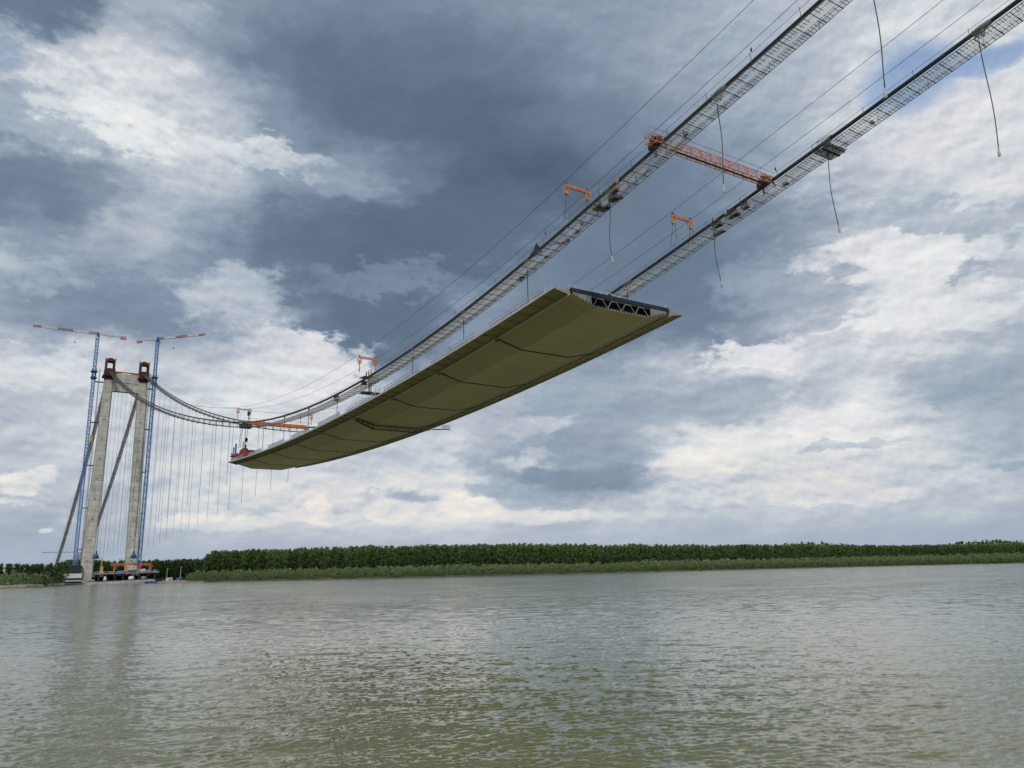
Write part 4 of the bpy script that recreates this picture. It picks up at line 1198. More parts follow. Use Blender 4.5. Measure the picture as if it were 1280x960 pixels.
# ------------------------------------------------------------------ lattice bridge and beam between the two catwalks
def cross_bridge(x, label, dzc, kind):
    ya = cable_y(x, -1); yb = cable_y(x, 1); za = cable_z(x)
    t = empty('catwalk_bridge', (x, 0, za), label, 'cross bridge')
    z0 = dzc
    if kind == 'lattice':
        b_ = MB(); b_.lattice((0, ya - 2.6, z0), (0, yb + 0.8, z0), 1.6, 1.25, 26, 0.12, 0.06); b_.build('lattice_girder', M['orange'], t)
        b_ = MB(); b_.beam((0, ya - 1, z0 - 0.7), (0, yb, z0 - 0.7), 0.4, 0.07); b_.build('walking_deck', M['red_brown'], t)
        b_ = MB()
        for e in (-0.95, 0.95): b_.tube([(e, ya - 2.5 + k * (yb - ya + 3.2) / 12, z0 + 1.45 + 0.0) for k in range(13)], 0.03, 5)
        b_.build('handrail_rope', M['rope'], t)
    else:
        b_ = MB(); b_.box(-0.9, 0.9, ya - 0.2, yb - 0.3, z0 - 0.55, z0 + 0.75)
        for k in range(14): b_.beam((0.95, ya + k * 1.95, z0 - 0.5), (0.95, ya + k * 1.95 + 0.9, z0 + 0.7), 0.12)
        b_.build('box_girder', M['orange_site'], t)
        b_ = MB()
        for k in range(12): b_.beam((0, ya + k * 2.4, z0 + 0.7), (0, ya + k * 2.4, z0 + 2.0), 0.08)
        b_.beam((0, ya, z0 + 2.0), (0, yb + 2, z0 + 2.0), 0.1); b_.build('guard_rail', M['orange_site'], t)
    for s in (-1, 1):
        y = cable_y(x, s); sl = (cable_z(x + 1) - cable_z(x - 1)) / 2
        b_ = MB()
        if kind == 'lattice':
            yy = y - 0.9
            b_.box(-1.0, 0.8, yy - 0.6, yy + 0.4, z0 - 0.5, z0 + 0.4); b_.box(-1.6, -0.9, yy - 0.3, yy + 0.4, z0 - 1.0, z0 + 0.1)
            b_.beam((1.0, yy + 0.6, z0 - 0.3), (1.4, yy + 0.9, z0 - 1.6), 0.25); b_.beam((-1.0, yy + 0.8, z0 - 0.5), (-1.2, yy + 1.0, z0 - 2.0), 0.25)
            b_.beam((0, yy - 0.9, z0 + 0.5), (0, yy + 1.4, z0 + 0.7), 0.3)
        else:
            b_.box(-1.1, 1.1, y - 0.6, y + 0.9, z0 - 0.9, z0 - 0.1); b_.beam((0, y, z0 - 1), (0, y, z0 - 2.2), 0.4)
        b_.build('end_carriage', M['steel_dark'], t)
    return t


cross_bridge(722.6, 'orange lattice cross bridge joining the two catwalks high over the river', 0.35, 'lattice')
cross_bridge(479.5, 'orange box beam joining the two catwalks above the far deck end', -0.1, 'box')


# ------------------------------------------------------------------ portal frames that hold the hauling ropes
def tram_frame(x, s, label, simple=False):
    y = cable_y(x, s); z = cable_z(x) + 5.2
    t = empty('hauling_portal', (x, y, z), label, 'hauling portal', 'orange portals of the hauling ropes')
    b_ = MB(); b_.lattice((0, -2.9, 0.1), (0, 2.9, 0.1), 0.45, 0.4, 10, 0.1, 0.07); b_.build('cross_beam', M['orange'], t)
    for q in (-2.55, 2.2):
        b_ = MB()
        for e in (-0.35, 0.35):
            b_.beam((e, q - 0.45, 0), (e, q - 0.45, -1.5), 0.09); b_.beam((e, q + 0.45, 0), (e, q + 0.45, -1.5), 0.09); b_.beam((e, q - 0.5, -1.5), (e, q + 0.5, -1.5), 0.12)
            b_.beam((e, q - 0.45, -0.7), (e, q + 0.45, -0.7), 0.07)
        b_.box(-0.25, 0.25, q - 0.28, q + 0.28, -1.35, -0.8)
        bk = b_.build('pulley_basket', M['yellow'] if not simple else M['orange'], t)
        b_ = MB(); b_.blob((0, q, 0.5), 0.35, 0.12, 0.35, 10, 6, 0); b_.build('pulley', M['steel_dark'], bk)
        b_ = MB()
        if simple: b_.beam((0, q, -1.5), (0, q, -4.1), 0.22)
        else:
            b_.tube([(0, q, -1.4), (-0.6, q + 0.2, -3.0), (-1.9, q + 0.9, -4.7), (-2.4, q + 1.3, -5.2)], 0.05, 6)
            b_.tube([(0.2, q + 0.4, -1.4), (0.2, q + 0.4, -5.0)], 0.03, 5)
            b_.tube([(-0.3, q + 0.8, -0.2), (-0.3, q + 0.8, -5.4)], 0.025, 5)
        b_.build('drop_line', M['orange'] if simple else M['rope'], t)
    return t


tram_frame(701.0, -1, 'orange hauling portal with yellow baskets above the left cable, nearest the workers')
tram_frame(701.5, 1, 'orange hauling portal with yellow baskets above the right cable near the open deck end')
tram_frame(606.0, -1, 'thin orange hauling portal over the clamp platform at mid deck', True)
tram_frame(479.0, -1, 'small far hauling portal above the left end of the orange box beam', True)
tram_frame(479.0, 1, 'small far hauling portal above the right end of the orange box beam', True)


# ------------------------------------------------------------------ people
def person(loc, face, label, jacket, lean=0.0, kneel=False, reach=0.3, helmet='white'):
    t = empty('person', loc, label, 'person')
    t.rotation_euler = (0, 0, face)
    hip = 0.52 if kneel else 0.93
    J = {'pelvis': (0, 0, hip), 'chest': (0.12 * (lean * 3) + 0.0, 0, hip + 0.30), 'neck': (0.2 * lean * 3, 0, hip + 0.52), 'head': (0.25 * lean * 3, 0, hip + 0.66), 'crown': (0.27 * lean * 3, 0, hip + 0.80)}
    names = ['pelvis', 'chest', 'neck', 'head', 'crown']
    V = [J[n_] for n_ in names]; E = [(0, 1), (1, 2), (2, 3), (3, 4)]; Rr = [(0.15, 0.12), (0.18, 0.13), (0.06, 0.06), (0.1, 0.11), (0.075, 0.08)]
    for s in (-1, 1):
        o_ = len(V)
        if kneel: L_ = [(0, s * 0.1, hip - 0.02), (0.36, s * 0.14, hip - 0.02 + (0.05 if s > 0 else -0.35)), (0.3 if s > 0 else -0.08, s * 0.14, 0.08), (0.5 if s > 0 else -0.2, s * 0.14, 0.05)]
        else: L_ = [(0, s * 0.1, hip - 0.05), (0.04 + s * 0.06, s * 0.12, 0.5), (s * 0.06, s * 0.13, 0.08), (0.17 + s * 0.06, s * 0.14, 0.05)]
        V += L_; E += [(0, o_), (o_, o_ + 1), (o_ + 1, o_ + 2), (o_ + 2, o_ + 3)]; Rr += [(0.1, 0.1), (0.07, 0.07), (0.05, 0.05), (0.045, 0.035)]
        o_ = len(V); c = J['chest']
        V += [(c[0], s * 0.2, c[2] + 0.13), (c[0] + 0.08, s * 0.26, c[2] - 0.14), (c[0] + reach, s * 0.22, c[2] - 0.2), (c[0] + reach + 0.08, s * 0.21, c[2] - 0.21)]
        E += [(1, o_), (o_, o_ + 1), (o_ + 1, o_ + 2), (o_ + 2, o_ + 3)]; Rr += [(0.07, 0.07), (0.05, 0.05), (0.038, 0.038), (0.04, 0.025)]
    me = bpy.data.meshes.new('body'); me.from_pydata(V, E, []); me.materials.append(M['trousers'])
    body = bpy.data.objects.new('body', me); col.objects.link(body); body.parent = t
    sk = body.modifiers.new('skin', 'SKIN'); sk.use_smooth_shade = True
    for i, r_ in enumerate(Rr): me.skin_vertices[0].data[i].radius = r_
    me.skin_vertices[0].data[0].use_root = True
    sb = body.modifiers.new('sub', 'SUBSURF'); sb.levels = 1; sb.render_levels = 1
    # jacket with sleeves
    o_ = 5
    JV = [V[0], ((V[0][0] + V[1][0]) / 2, 0, V[0][2] + 0.16), V[1], (V[2][0], 0, V[2][2] - 0.04)]; JE = [(0, 1), (1, 2), (2, 3)]; JR = [(0.175, 0.15), (0.185, 0.155), (0.21, 0.16), (0.09, 0.09)]
    for i in (9, 17):
        q = len(JV); JV += [V[i], V[i + 1], V[i + 2]]; JE += [(2, q), (q, q + 1), (q + 1, q + 2)]; JR += [(0.09, 0.09), (0.068, 0.068), (0.055, 0.055)]
    me = bpy.data.meshes.new('jacket'); me.from_pydata(JV, JE, []); me.materials.append(M[jacket])
    jk = bpy.data.objects.new('jacket', me); col.objects.link(jk); jk.parent = t
    sk = jk.modifiers.new('skin', 'SKIN'); sk.use_smooth_shade = True
    for i, r_ in enumerate(JR): me.skin_vertices[0].data[i].radius = r_
    me.skin_vertices[0].data[0].use_root = True
    sb = jk.modifiers.new('sub', 'SUBSURF'); sb.levels = 1; sb.render_levels = 1
    b_ = MB(); h_ = J['head']; b_.blob((h_[0] + 0.02, 0, h_[2] - 0.02), 0.10, 0.085, 0.12, 10, 6, 0.02)
    b_.blob((h_[0] + 0.12, 0, h_[2] - 0.03), 0.02, 0.015, 0.03, 6, 4, 0)
    b_.build('face', M['skin'], t, smooth=True)
    b_ = MB(); b_.blob((h_[0], 0, h_[2] + 0.09), 0.15, 0.13, 0.12, 10, 6, 0); b_.box(h_[0] + 0.05, h_[0] + 0.2, -0.09, 0.09, h_[2] + 0.05, h_[2] + 0.075)
    b_.build('helmet', M[helmet], t, smooth=False)
    return t


def on_walk(x, s, dy): return (x, cable_y(x, s) + dy, cable_z(x) + FLOOR + 0.07)


person(on_walk(708.8, -1, -1.3), R(70), 'worker in light green jacket beside the left cable above the hanging rope', 'hivis_green', 0.1, reach=0.35)
person(on_walk(712.6, -1, -0.9), R(80), 'worker in orange jacket leaning over the left cable', 'hivis_orange', 0.45, reach=0.4)
person(on_walk(713.9, -1, 0.9), R(200), 'worker in green jacket kneeling on the left catwalk floor', 'hivis_green', 0.5, kneel=True, reach=0.35)
person(on_walk(715.4, -1, 1.1), R(-20), 'worker in pale jacket standing near the right edge of the left catwalk', 'hivis_green', 0.2, reach=0.25)
person(on_walk(658.4, -1, -1.0), R(100), 'lone worker in dark jacket by the left cable over the deck middle', 'trousers', 0.15, reach=0.3)
person(on_walk(718.4, 1, -1.1), R(70), 'worker in dark jacket beside the right cable below the orange bridge', 'trousers', 0.3, reach=0.35)
person(on_walk(713.2, 1, -1.0), R(70), 'worker in green jacket beside the right cable among dark machines', 'hivis_green', 0.25, reach=0.35)


# ------------------------------------------------------------------ machines and loads on the catwalks
def machine(x, s, dy, size, label, mats='steel_dark', below=False, seed=0, name='cable_compactor', cat='machine'):
    rd = random.Random(seed)
    z = cable_z(x) + FLOOR + (0.06 if not below else -0.1)
    t = empty(name, (x, cable_y(x, s) + dy, z), label, cat)
    lx, ly, lz = [q * 0.82 for q in size]
    b_ = MB(); b_.box(-lx / 2, lx / 2, -ly / 2, ly / 2, 0.0, lz * 0.35); b_.build('frame', M['steel_dark'], t)
    b_ = MB(); b_.tube([(-lx * 0.35, 0, lz * 0.6), (lx * 0.3, 0, lz * 0.6)], ly * 0.33, 10)
    for k in range(5):
        a = (rd.uniform(-lx / 2, lx / 2), rd.uniform(-ly / 2, ly / 2), lz * 0.3); b_.beam(a, (a[0] + rd.uniform(-.3, .3), a[1] + rd.uniform(-.3, .3), lz * rd.uniform(0.7, 1.2)), 0.12)
    b_.build('drum', M[mats], t)
    b_ = MB(); b_.box(-lx / 2 - 0.1, -lx / 2 + 0.25, -ly * 0.3, ly * 0.3, lz * 0.36, lz * 0.9); b_.build('motor_box', M[mats], t)
    return t


machine(706.6, -1, -0.1, (2.3, 1.7, 2.0), 'rusty brown clamping machine riding on the left cable below the workers', 'red_brown', seed=1)
machine(706.9, -1, 1.3, (2.4, 1.2, 1.0), 'low dark winch on the right edge of the left catwalk', seed=2, name='winch', cat='winch')
machine(709.8, -1, 0.9, (2.1, 1.5, 1.5), 'dark blue grey winch on the left catwalk by the hanging rope', 'tarp', seed=3, name='winch', cat='winch')
machine(711.6, -1, -0.6, (1.9, 1.2, 1.8), 'oxide red clamping machine next to the orange jacketed worker', 'red_brown', seed=4)
machine(710.6, -1, 1.7, (1.1, 0.8, 0.6), 'small dark tool box at the edge of the left catwalk', seed=5, name='tool_box', cat='box')
machine(680.6, -1, 1.0, (1.9, 1.3, 1.0), 'dark bundle on the left catwalk above the deck corner', 'tarp', seed=6, name='tool_box', cat='box')
machine(583.2, -1, -0.2, (3.2, 1.6, 2.0), 'dark clamping machine on the left cable above the far deck half', seed=7)
machine(711.0, 1, -0.7, (2.2, 1.4, 1.9), 'dark clamping machine at the near hanger of the right cable', seed=8)
machine(714.6, 1, -0.4, (3.0, 1.5, 1.9), 'long dark clamping machine on the right cable next to the green jacketed worker', seed=9)
machine(709.2, 1, 1.7, (3.4, 0.7, 0.8), 'low brown load on the outer edge of the right catwalk', 'red_brown', seed=10, name='winch', cat='winch')
machine(717.4, 1, -0.3, (1.8, 1.0, 1.7), 'small dark winch on the right cable uphill of the green jacketed worker', seed=11, name='winch', cat='winch')
machine(725.5, 1, 0.9, (1.3, 0.8, 0.8), 'small dark bundle on the right catwalk uphill of the orange bridge', 'tarp', seed=12, name='tool_box', cat='box')
machine(727.8, -1, 0.3, (0.9, 0.6, 0.9), 'small dark bundle on the left catwalk uphill of the orange bridge', 'tarp', seed=13, name='tool_box', cat='box')
machine(742.5, 1, 0.9, (0.7, 0.5, 0.7), 'tiny dark bag on the right catwalk in front of the blue sky gap', 'tarp', seed=14, name='tool_bag', cat='bag')
# white sack
t = empty('sack', on_walk(717.9, -1, 0.8), 'white sack lying on the left catwalk uphill of the workers', 'sack')
b_ = MB(); b_.blob((0, 0, 0.25), 0.6, 0.4, 0.3, 10, 6, 0.2); b_.build('sack_body', M['white'], t, smooth=True)
b_ = MB(); b_.blob((0.55, 0.1, 0.3), 0.16, 0.12, 0.2, 7, 4, 0.2); b_.build('tied_end', M['white'], t, smooth=True)
# orange poles lying on the left catwalk
b_ = MB(); b_.beam(on_walk(693.6, -1, -1.6), on_walk(695.8, -1, 1.6), 0.16); b_.beam(on_walk(694.9, -1, -0.6), on_walk(694.2, -1, 1.1), 0.12)
tag(b_.build('orange_pole', M['red'], loc=on_walk(694.7, -1, 0)), 'crossed orange red poles lying on the left catwalk', 'pole')
for i, (x, s, dy) in enumerate([(698.9, -1, 1.2), (696.0, -1, 1.3), (701.6, -1, 0.2), (689.4, -1, 0.9)]):
    b_ = MB(); p = on_walk(x, s, dy); b_.blob((p[0], p[1], p[2] + 0.22), 0.5, 0.35, 0.28, 7, 4, 0.3); b_.box(p[0] - 0.3, p[0] + 0.35, p[1] - 0.2, p[1] + 0.2, p[2], p[2] + 0.2)
    tag(b_.build('tool_bag', M['tarp'], loc=p), 'small dark tool bag on the left catwalk downhill of the portal', 'bag', 'dark bags on the left catwalk')
# dark sail shaped cover over the left cable
x = 687.4; y = cable_y(x, -1); z = cable_z(x)
b_ = MB(); P = []
for k in range(7):
    a = k / 6; P += [(x - 1.6 + 3.2 * a, y - 0.42, z - 0.4), (x - 1.6 + 3.2 * a, y - 0.15, z + 0.5 + 1.35 * math.exp(-((a - 0.62) / 0.24) ** 2)), (x - 1.6 + 3.2 * a, y + 0.42, z - 0.4)]
b_.add(P, [(3 * k + q, 3 * k + 3 + q, 3 * k + 4 + q, 3 * k + 1 + q) for k in range(6) for q in (0, 1)])
tag(b_.build('tarpaulin', M['tarp'], loc=(x, y, z)), 'dark peaked tarpaulin over the left cable above the open deck end', 'tarpaulin')
# pale wraps where hangers meet the cable
for x, s, lab in ((735.4, -1, 'pale cloth wrap on the left cable at the hanger in front of the lattice bridge'), (760.6, 1, 'pale cloth wrap with flared skirt on the far right cable'),
                  (684.6, 1, 'pale wrap on the right cable just above the open deck end')):
    y = cable_y(x, s); a = Vector((x - 1.3, cable_y(x - 1.3, s), cable_z(x - 1.3))); c = Vector((x + 1.4, y, cable_z(x + 1.4)))
    b_ = MB(); b_.tube([a, a.lerp(c, 0.2), a.lerp(c, 0.5), a.lerp(c, 0.85), c], [0.33, 0.42, 0.5, 0.42, 0.33], 9)
    b_.tube([(x, y, cable_z(x) - 0.4), (x, y, cable_z(x) - 1.2), (x, y, cable_z(x) - 1.5)], [0.4, 0.25, 0.12], 8)
    tag(b_.build('cable_wrap', M['band'], loc=(x, y, cable_z(x))), lab, 'wrap')
# hexagonal working platform on the right catwalk
x = 735.2; s = 1; y = cable_y(x, s); z = cable_z(x)
t = empty('working_platform', (x, y, z + FLOOR), 'dark working platform bulging from the right catwalk at a hanger', 'platform')
b_ = MB(); b_.hexa([(-1.4, -2.0, -0.4), (1.1, -2.0, -0.15), (0.9, 2.5, -0.15), (-1.2, 2.5, -0.4), (-1.7, -2.0, -0.2), (1.3, -2.0, 0.12), (1.5, 2.3, 0.12), (-1.8, 2.3, -0.2)])
b_.build('floor', net_mat('platform_grating', (0.12, 0.12, 0.12), 0.6), t)
b_ = MB(); b_.beam((-1.5, -2.1, -0.4), (-1.5, 2.4, -0.4), 0.12); b_.beam((1.1, -2.1, -0.2), (1.1, 2.4, -0.2), 0.12); b_.beam((0, -2.1, -0.3), (0, 2.5, -0.3), 0.25)
b_.beam((-0.2, -2.6, 0.2), (-0.6, 0.5, 1.2), 0.2); b_.beam((0.3, -2.6, 0.1), (0.8, -0.3, 2.3), 0.12); b_.build('support_beam', M['steel_dark'], t)
b_ = MB()
for px, py in ((-1.8, 2.4), (0, 2.5), (1.5, 2.4), (-1.8, -2.0), (1.5, -2.0)): b_.beam((px, py, 0), (px, py, 1.3), 0.06)
b_.beam((-1.8, 2.4, 1.2), (1.5, 2.4, 1.3), 0.06); b_.beam((-1.8, -2.0, 1.2), (1.5, -2.0, 1.3), 0.06); b_.build('guard_rail', M['rope'], t)
# small things hanging on the upper ropes
for x, s, dz_, lab in ((743.2, -1, 1.2, 'small dark block riding on the rope left of the left cable'), (725.9, 1, 1.3, 'small dark block riding on the rope by the right cable'),
                       (693.6, -1, 1.5, 'small dark block on the rope above the left cable near the portal')):
    b_ = MB(); y = cable_y(x, s) - 2.05; z = cable_z(x) + dz_ - 1.2; b_.blob((x, y, z), 0.16, 0.14, 0.34, 7, 4, 0.15); b_.beam((x, y, z), (x, y, z + 0.45), 0.06)
    tag(b_.build('rope_block', M['steel_dark'], loc=(x, y, z)), lab, 'block')

# clamp platform at mid deck
x = 607.6; y = cable_y(x, -1); z = cable_z(x)
t = empty('clamp_platform', (x, y, z), 'red clamping frame on the left cable with a railed platform hung below', 'platform')
b_ = MB()
for q in (-1.6, 0, 1.6): b_.beam((q, -2.4, -0.6 - q * 0.1), (q, 2.6, -0.9 - q * 0.1), 0.28); b_.beam((q, -0.5, -0.7), (q, -0.5, 1.5), 0.18)
b_.beam((-1.8, -2.3, -0.6), (1.8, -2.3, -0.8), 0.24); b_.beam((-1.8, 2.4, -0.8), (1.8, 2.4, -1.0), 0.24); b_.build('clamp_frame', M['red_brown'], t)
b_ = MB(); b_.box(-0.7, 0.7, 0.9, 2.2, -1.4, 0.1); b_.box(-1.1, -0.1, -2.2, -1.0, -2.6, -1.5); b_.build('hydraulic_unit', M['steel_dark'], t)
b_ = MB(); b_.box(-1.5, 1.5, -2.6, 3.2, -5.1, -4.85); b_.beam((0, -0.3, -5.0), (0, -0.3, -1.0), 0.25); b_.beam((-0.8, 0.4, -5.0), (-0.8, 0.4, -1.0), 0.12); b_.build('hung_floor', M['steel_dark'], t)
b_ = MB()
for py in (-2.6, -1.4, -0.2, 1.0, 2.2, 3.2):
    b_.beam((1.4, py, -4.9), (1.4, py, -3.2), 0.07); b_.beam((-1.4, py, -4.9), (-1.4, py, -3.2), 0.07)
for zz in (-4.0, -3.3): b_.beam((1.4, -2.6, zz), (1.4, 3.2, zz), 0.06); b_.beam((-1.4, -2.6, zz), (-1.4, 3.2, zz), 0.06)
b_.build('guard_rail', M['white'], t)
b_ = MB()
for py in (-3.4, -2.4, 4.0, 5.0): b_.beam((0.6, py, -8.0), (0.6, py, -5.4), 0.09)
for zz in (-5.5, -6.6): b_.beam((0.6, -3.4, zz), (0.6, 5.0, zz), 0.06)
b_.build('scaffold', M['rail'], t)

# lifting gantry on the far deck end, hoisted from the left cable
x = 474.5; y = -12.6; z = deck_z(x) + 0.8
t = empty('lifting_gantry', (x, y, z), 'red lifting gantry standing on the far deck end with blue masts', 'lifting gantry')
b_ = MB(); b_.box(-2.6, 2.6, -2.2, 5.0, 1.6, 2.4); b_.tube([(-1.6, 1.5, 3.5), (1.6, 1.5, 3.5)], 1.5, 14); b_.box(-1.8, 1.8, 3.2, 5.6, 2.4, 4.2); b_.build('winch_drum', M['red'], t)
b_ = MB(); b_.lattice((0, -2.8, 0.2), (0, 0.8, 0.2), 2.4, 1.8, 3, 0.3, 0.2); b_.beam((0, -2.8, 1), (0, -3.4, 2.6), 0.5); b_.box(-2, 2, -3.5, 6.0, 1.3, 1.7); b_.build('gantry_frame', M['red'], t)
b_ = MB(); b_.beam((0, -1.8, 1.7), (0, -1.8, 6.6), 0.6, 0.5); b_.beam((0, 1.0, 1.7), (0, 1.0, 7.8), 0.3, 0.3); b_.beam((0, -2.6, 1.7), (0, -2.6, 5.0), 0.5, 0.4); b_.build('blue_mast', M['blue'], t)
b_ = MB(); b_.beam((0, 1.6, 3), (0, -1.2, -0.2), 0.7, 0.5); b_.beam((0, 3.8, 2.2), (0, 3.2, 0.1), 0.5); b_.build('strut', M['steel_dark'], t)
t2 = empty('hoist_tackle', (481.0, cable_y(481, -1), cable_z(481)), 'hoist tackle of ropes and blocks from left cable down to the red gantry', 'hoist')
b_ = MB(); dz_ = deck_z(475) + 4.2 - cable_z(481)
for q in (-1.3, -0.7, 1.4): b_.beam((-0.2, q, -1.2), (-3.0, q * 0.9, dz_ + 1), 0.14)
b_.build('fall_rope', M['rope'], t2)
b_ = MB(); b_.blob((-1.5, 1.3, dz_ * 0.62), 0.5, 0.6, 1.0); b_.blob((-2.0, 1.2, dz_ * 0.84), 0.35, 0.45, 0.7); b_.build('block', M['red_brown'], t2)
b_ = MB(); b_.box(-1.3, 1.3, -2.0, 2.4, -2.4, -0.9); b_.beam((0, 1.2, 1.0), (0, 1.2, 5.0), 0.2); b_.box(-0.5, 0.5, 0.8, 1.7, 2.9, 4.5); b_.build('sheave_frame', M['steel_dark'], t2)

# ------------------------------------------------------------------ hoist blocks hung from the cables near the tower
for s, x, zb, lab in ((-1, 33, 22.5, 'blue hoist block hung on a long rope right of the left tower leg'), (1, 33, 22.5, 'blue hoist block hung on a long rope right of the right tower leg')):
    y = cable_y(x, s) + (13.2 if s < 0 else 14.3) * 0 ; 
    y = {-1: -1.9 + 2.6, 1: 30.1 - 2.2}[s]
    y = cable_y(x, s) + {-1: 0, 1: 0}[s]
    t = empty('hoist_block', (x, y, zb), lab, 'hoist block')
    b_ = MB()
    for q in (-0.7, 0.7): b_.beam((q, 0, 2), (q, 0, cable_z(x) - zb - 1), 0.22)
    b_.build('rope', M['hanger'], t)
    b_ = MB(); b_.blob((0, 0, 0.6), 1.3, 2.4, 2.3, 8, 5, 0.15); b_.beam((0, -2.6, -0.6), (0, 2.6, -0.6), 1.4, 1.2); b_.beam((0, 0, 2.4), (0, 0, 5.0), 1.2); b_.build('block', M['blue_dark'], t)

# ------------------------------------------------------------------ building site at the foot of the tower
SX = 24.0
t = empty('working_jetty', (SX, 10, 3), 'grey concrete working jetty on columns right of the left tower leg', 'jetty')
b_ = MB(); b_.hexa([(-9, -24, 5.0), (9, -24, 5.0), (9, 26, 6.0), (-9, 26, 6.0), (-9, -24, 5.9), (9, -24, 5.9), (9, 26, 7.1), (-9, 26, 7.1)]); b_.build('slab', M['concrete_site'], t)
for k in range(8):
    b_ = MB(); y_ = -21 + k * 6.3; b_.box(6.4, 7.6, y_ - 0.5, y_ + 0.5, -2.4, 5.0 + 0.02 * (y_ + 24)); b_.build('column', M['steel_dark'], t)
b_ = MB(); b_.box(-8, -7.5, -22, 25, -2.4, 5.0); b_.build('back_wall', M['joint'], t)
b_ = MB()
for k in range(26): b_.beam((8.8, -23.5 + k * 1.95, 6.1 + k * 0.04), (8.8, -23.5 + k * 1.95, 7.3 + k * 0.04), 0.1)
b_.beam((8.8, -23.5, 7.2), (8.8, 25.5, 8.2), 0.12); b_.build('guard_rail', M['rail'], t)
b_ = MB()   # timber and steel stacked on the slab
for k in range(16): b_.box(-6 + random.random() * 9, -1 + random.random() * 6, -22 + k * 3.0, -20.6 + k * 3.0 + random.random(), 6.2 + k * 0.06, 6.8 + k * 0.06 + random.random() * 0.9)
tag(b_.build('material_stack', M['concrete_site'], loc=(SX, 0, 6), ) if False else b_.build('material_stack', M['concrete_site'], t), None, None)

t = empty('cofferdam', (SX + 22, 4, 0), 'weathered grey concrete cofferdam at the water edge below the tower', 'cofferdam')
b_ = MB(); b_.hexa([(-12, -27, -0.6), (11, -27, -0.6), (11, 26, -0.6), (-12, 26, -0.6), (-10, -25, 2.0), (8, -25, 2.2), (8, 25, 3.6), (-10, 25, 3.6)]); b_.build('wall', M['concrete_site'], t)
b_ = MB()
for k in range(22): b_.beam((8.6, -24 + k * 2.3, -0.5), (8.2, -24 + k * 2.3, 3.0), 0.18)
b_.beam((8.4, -25, 2.4), (8.4, 25, 3.8), 0.3); b_.build('sheet_pile', M['steel_dark'], t)

t = empty('gantry_frame', (SX + 4, 14, 7), 'low orange steel gantry frame on the jetty before the right leg', 'gantry frame')
b_ = MB(); b_.lattice((0, -16, 9.3), (0, 16, 9.3), 1.6, 1.5, 14, 0.45, 0.3); b_.build('girder', M['orange_site'], t)
for y_ in (-13.5, -3.5, 6, 15):
    b_ = MB(); b_.beam((-0.8, y_, -0.3), (-0.8, y_, 8.6), 0.7); b_.beam((0.8, y_, -0.3), (0.8, y_, 8.6), 0.7); b_.beam((0.8, y_, 3), (0.8, y_ + 2.4, 8.5), 0.4); b_.build('post', M['orange_site'], t)


def site_box(loc, dims, mat, name, label, cat, roof=None):
    t = empty(name, loc, label, cat)
    lx, ly, lz = dims
    b_ = MB(); b_.box(-lx / 2, lx / 2, -ly / 2, ly / 2, 0, lz); b_.build('wall', M[mat], t)
    b_ = MB(); b_.hexa([(-lx / 2 - .2, -ly / 2 - .2, lz), (lx / 2 + .2, -ly / 2 - .2, lz), (lx / 2 + .2, ly / 2 + .2, lz), (-lx / 2 - .2, ly / 2 + .2, lz),
                        (-lx / 2 - .2, -ly / 2 - .2, lz + .12), (lx / 2 + .2, -ly / 2 - .2, lz + .12), (lx / 2, ly / 2, lz + .3), (-lx / 2, ly / 2, lz + .3)])
    b_.build('roof', M[roof or mat], t)
    b_ = MB(); b_.box(lx / 2, lx / 2 + 0.06, -0.45, 0.45, 0, min(2.0, lz - .2)); b_.build('door', M['steel_dark'], t)
    b_ = MB(); b_.box(lx / 2, lx / 2 + 0.05, ly * 0.2, ly * 0.38, lz * 0.4, lz * 0.8); b_.build('window', M['roof_dark'], t)
    return t


site_box((SX + 2, 7, 6.6), (4, 7.5, 4.2), 'blue', 'site_container', 'blue container under the orange frame, left of the white one', 'container')
site_box((SX + 2, 15.6, 6.8), (4, 6, 4.6), 'blue_dark', 'site_container', 'dark blue container on the jetty right before the right leg', 'container')
site_box((SX + 5, 17.5, 6.9), (3, 8, 2.0), 'white', 'site_container', 'low white container at the front of the jetty', 'container')
site_box((SX, -12.5, 6.1), (4, 5.0, 4.4), 'teal', 'site_container', 'teal green sheeted store beside the left tower leg', 'store')
site_box((SX - 20, -30.5, 1.5), (10, 17, 14.5), 'roof_dark', 'site_shed', 'black shed with a pale band left of the left tower leg', 'shed', 'roof_dark')
t = empty('cement_silo', (SX + 1, 23.5, 6.9), 'white rounded tank under the right end of the orange frame', 'tank')
b_ = MB(); b_.tube([(0, -3.2, 3.0), (0, -2.6, 3.2), (0, 2.2, 4.1), (0, 3.0, 4.2)], [1.0, 1.9, 1.9, 1.0], 12); b_.build('tank_body', M['white'], t, smooth=True)
b_ = MB(); b_.box(-1.4, 1.4, -2, -1.2, 0, 2); b_.box(-1.4, 1.4, 1.2, 2, 0, 2.8); b_.build('saddle', M['steel_dark'], t)
b_ = MB(); b_.box(9.4, 9.8, -39.4, -21.6, 5.6, 9.4); b_.box(9.4, 9.9, -39.4, -21.6, 3.0, 3.8)
tag(b_.build('white_sheeting', M['white'], loc=(9.6, -30, 5)), 'pale sheeting along the front of the black shed', 'sheeting')
t = empty('drilling_rig', (SX + 6, -9.0, 5.9), 'yellow orange upright rig standing on the jetty between the legs', 'drilling rig')
b_ = MB(); b_.box(-1.5, 1.5, -1.6, 1.6, 0.3, 4.6); b_.box(-1.2, 1.2, -1.3, 0.9, 4.6, 8.6); b_.build('body', M['yellow'], t)
b_ = MB(); b_.lattice((0, -0.3, 4), (0, -0.6, 16.5), 0.8, 0.8, 8, 0.25, 0.15, up=(0, 1, 0)); b_.build('mast', M['yellow'], t)
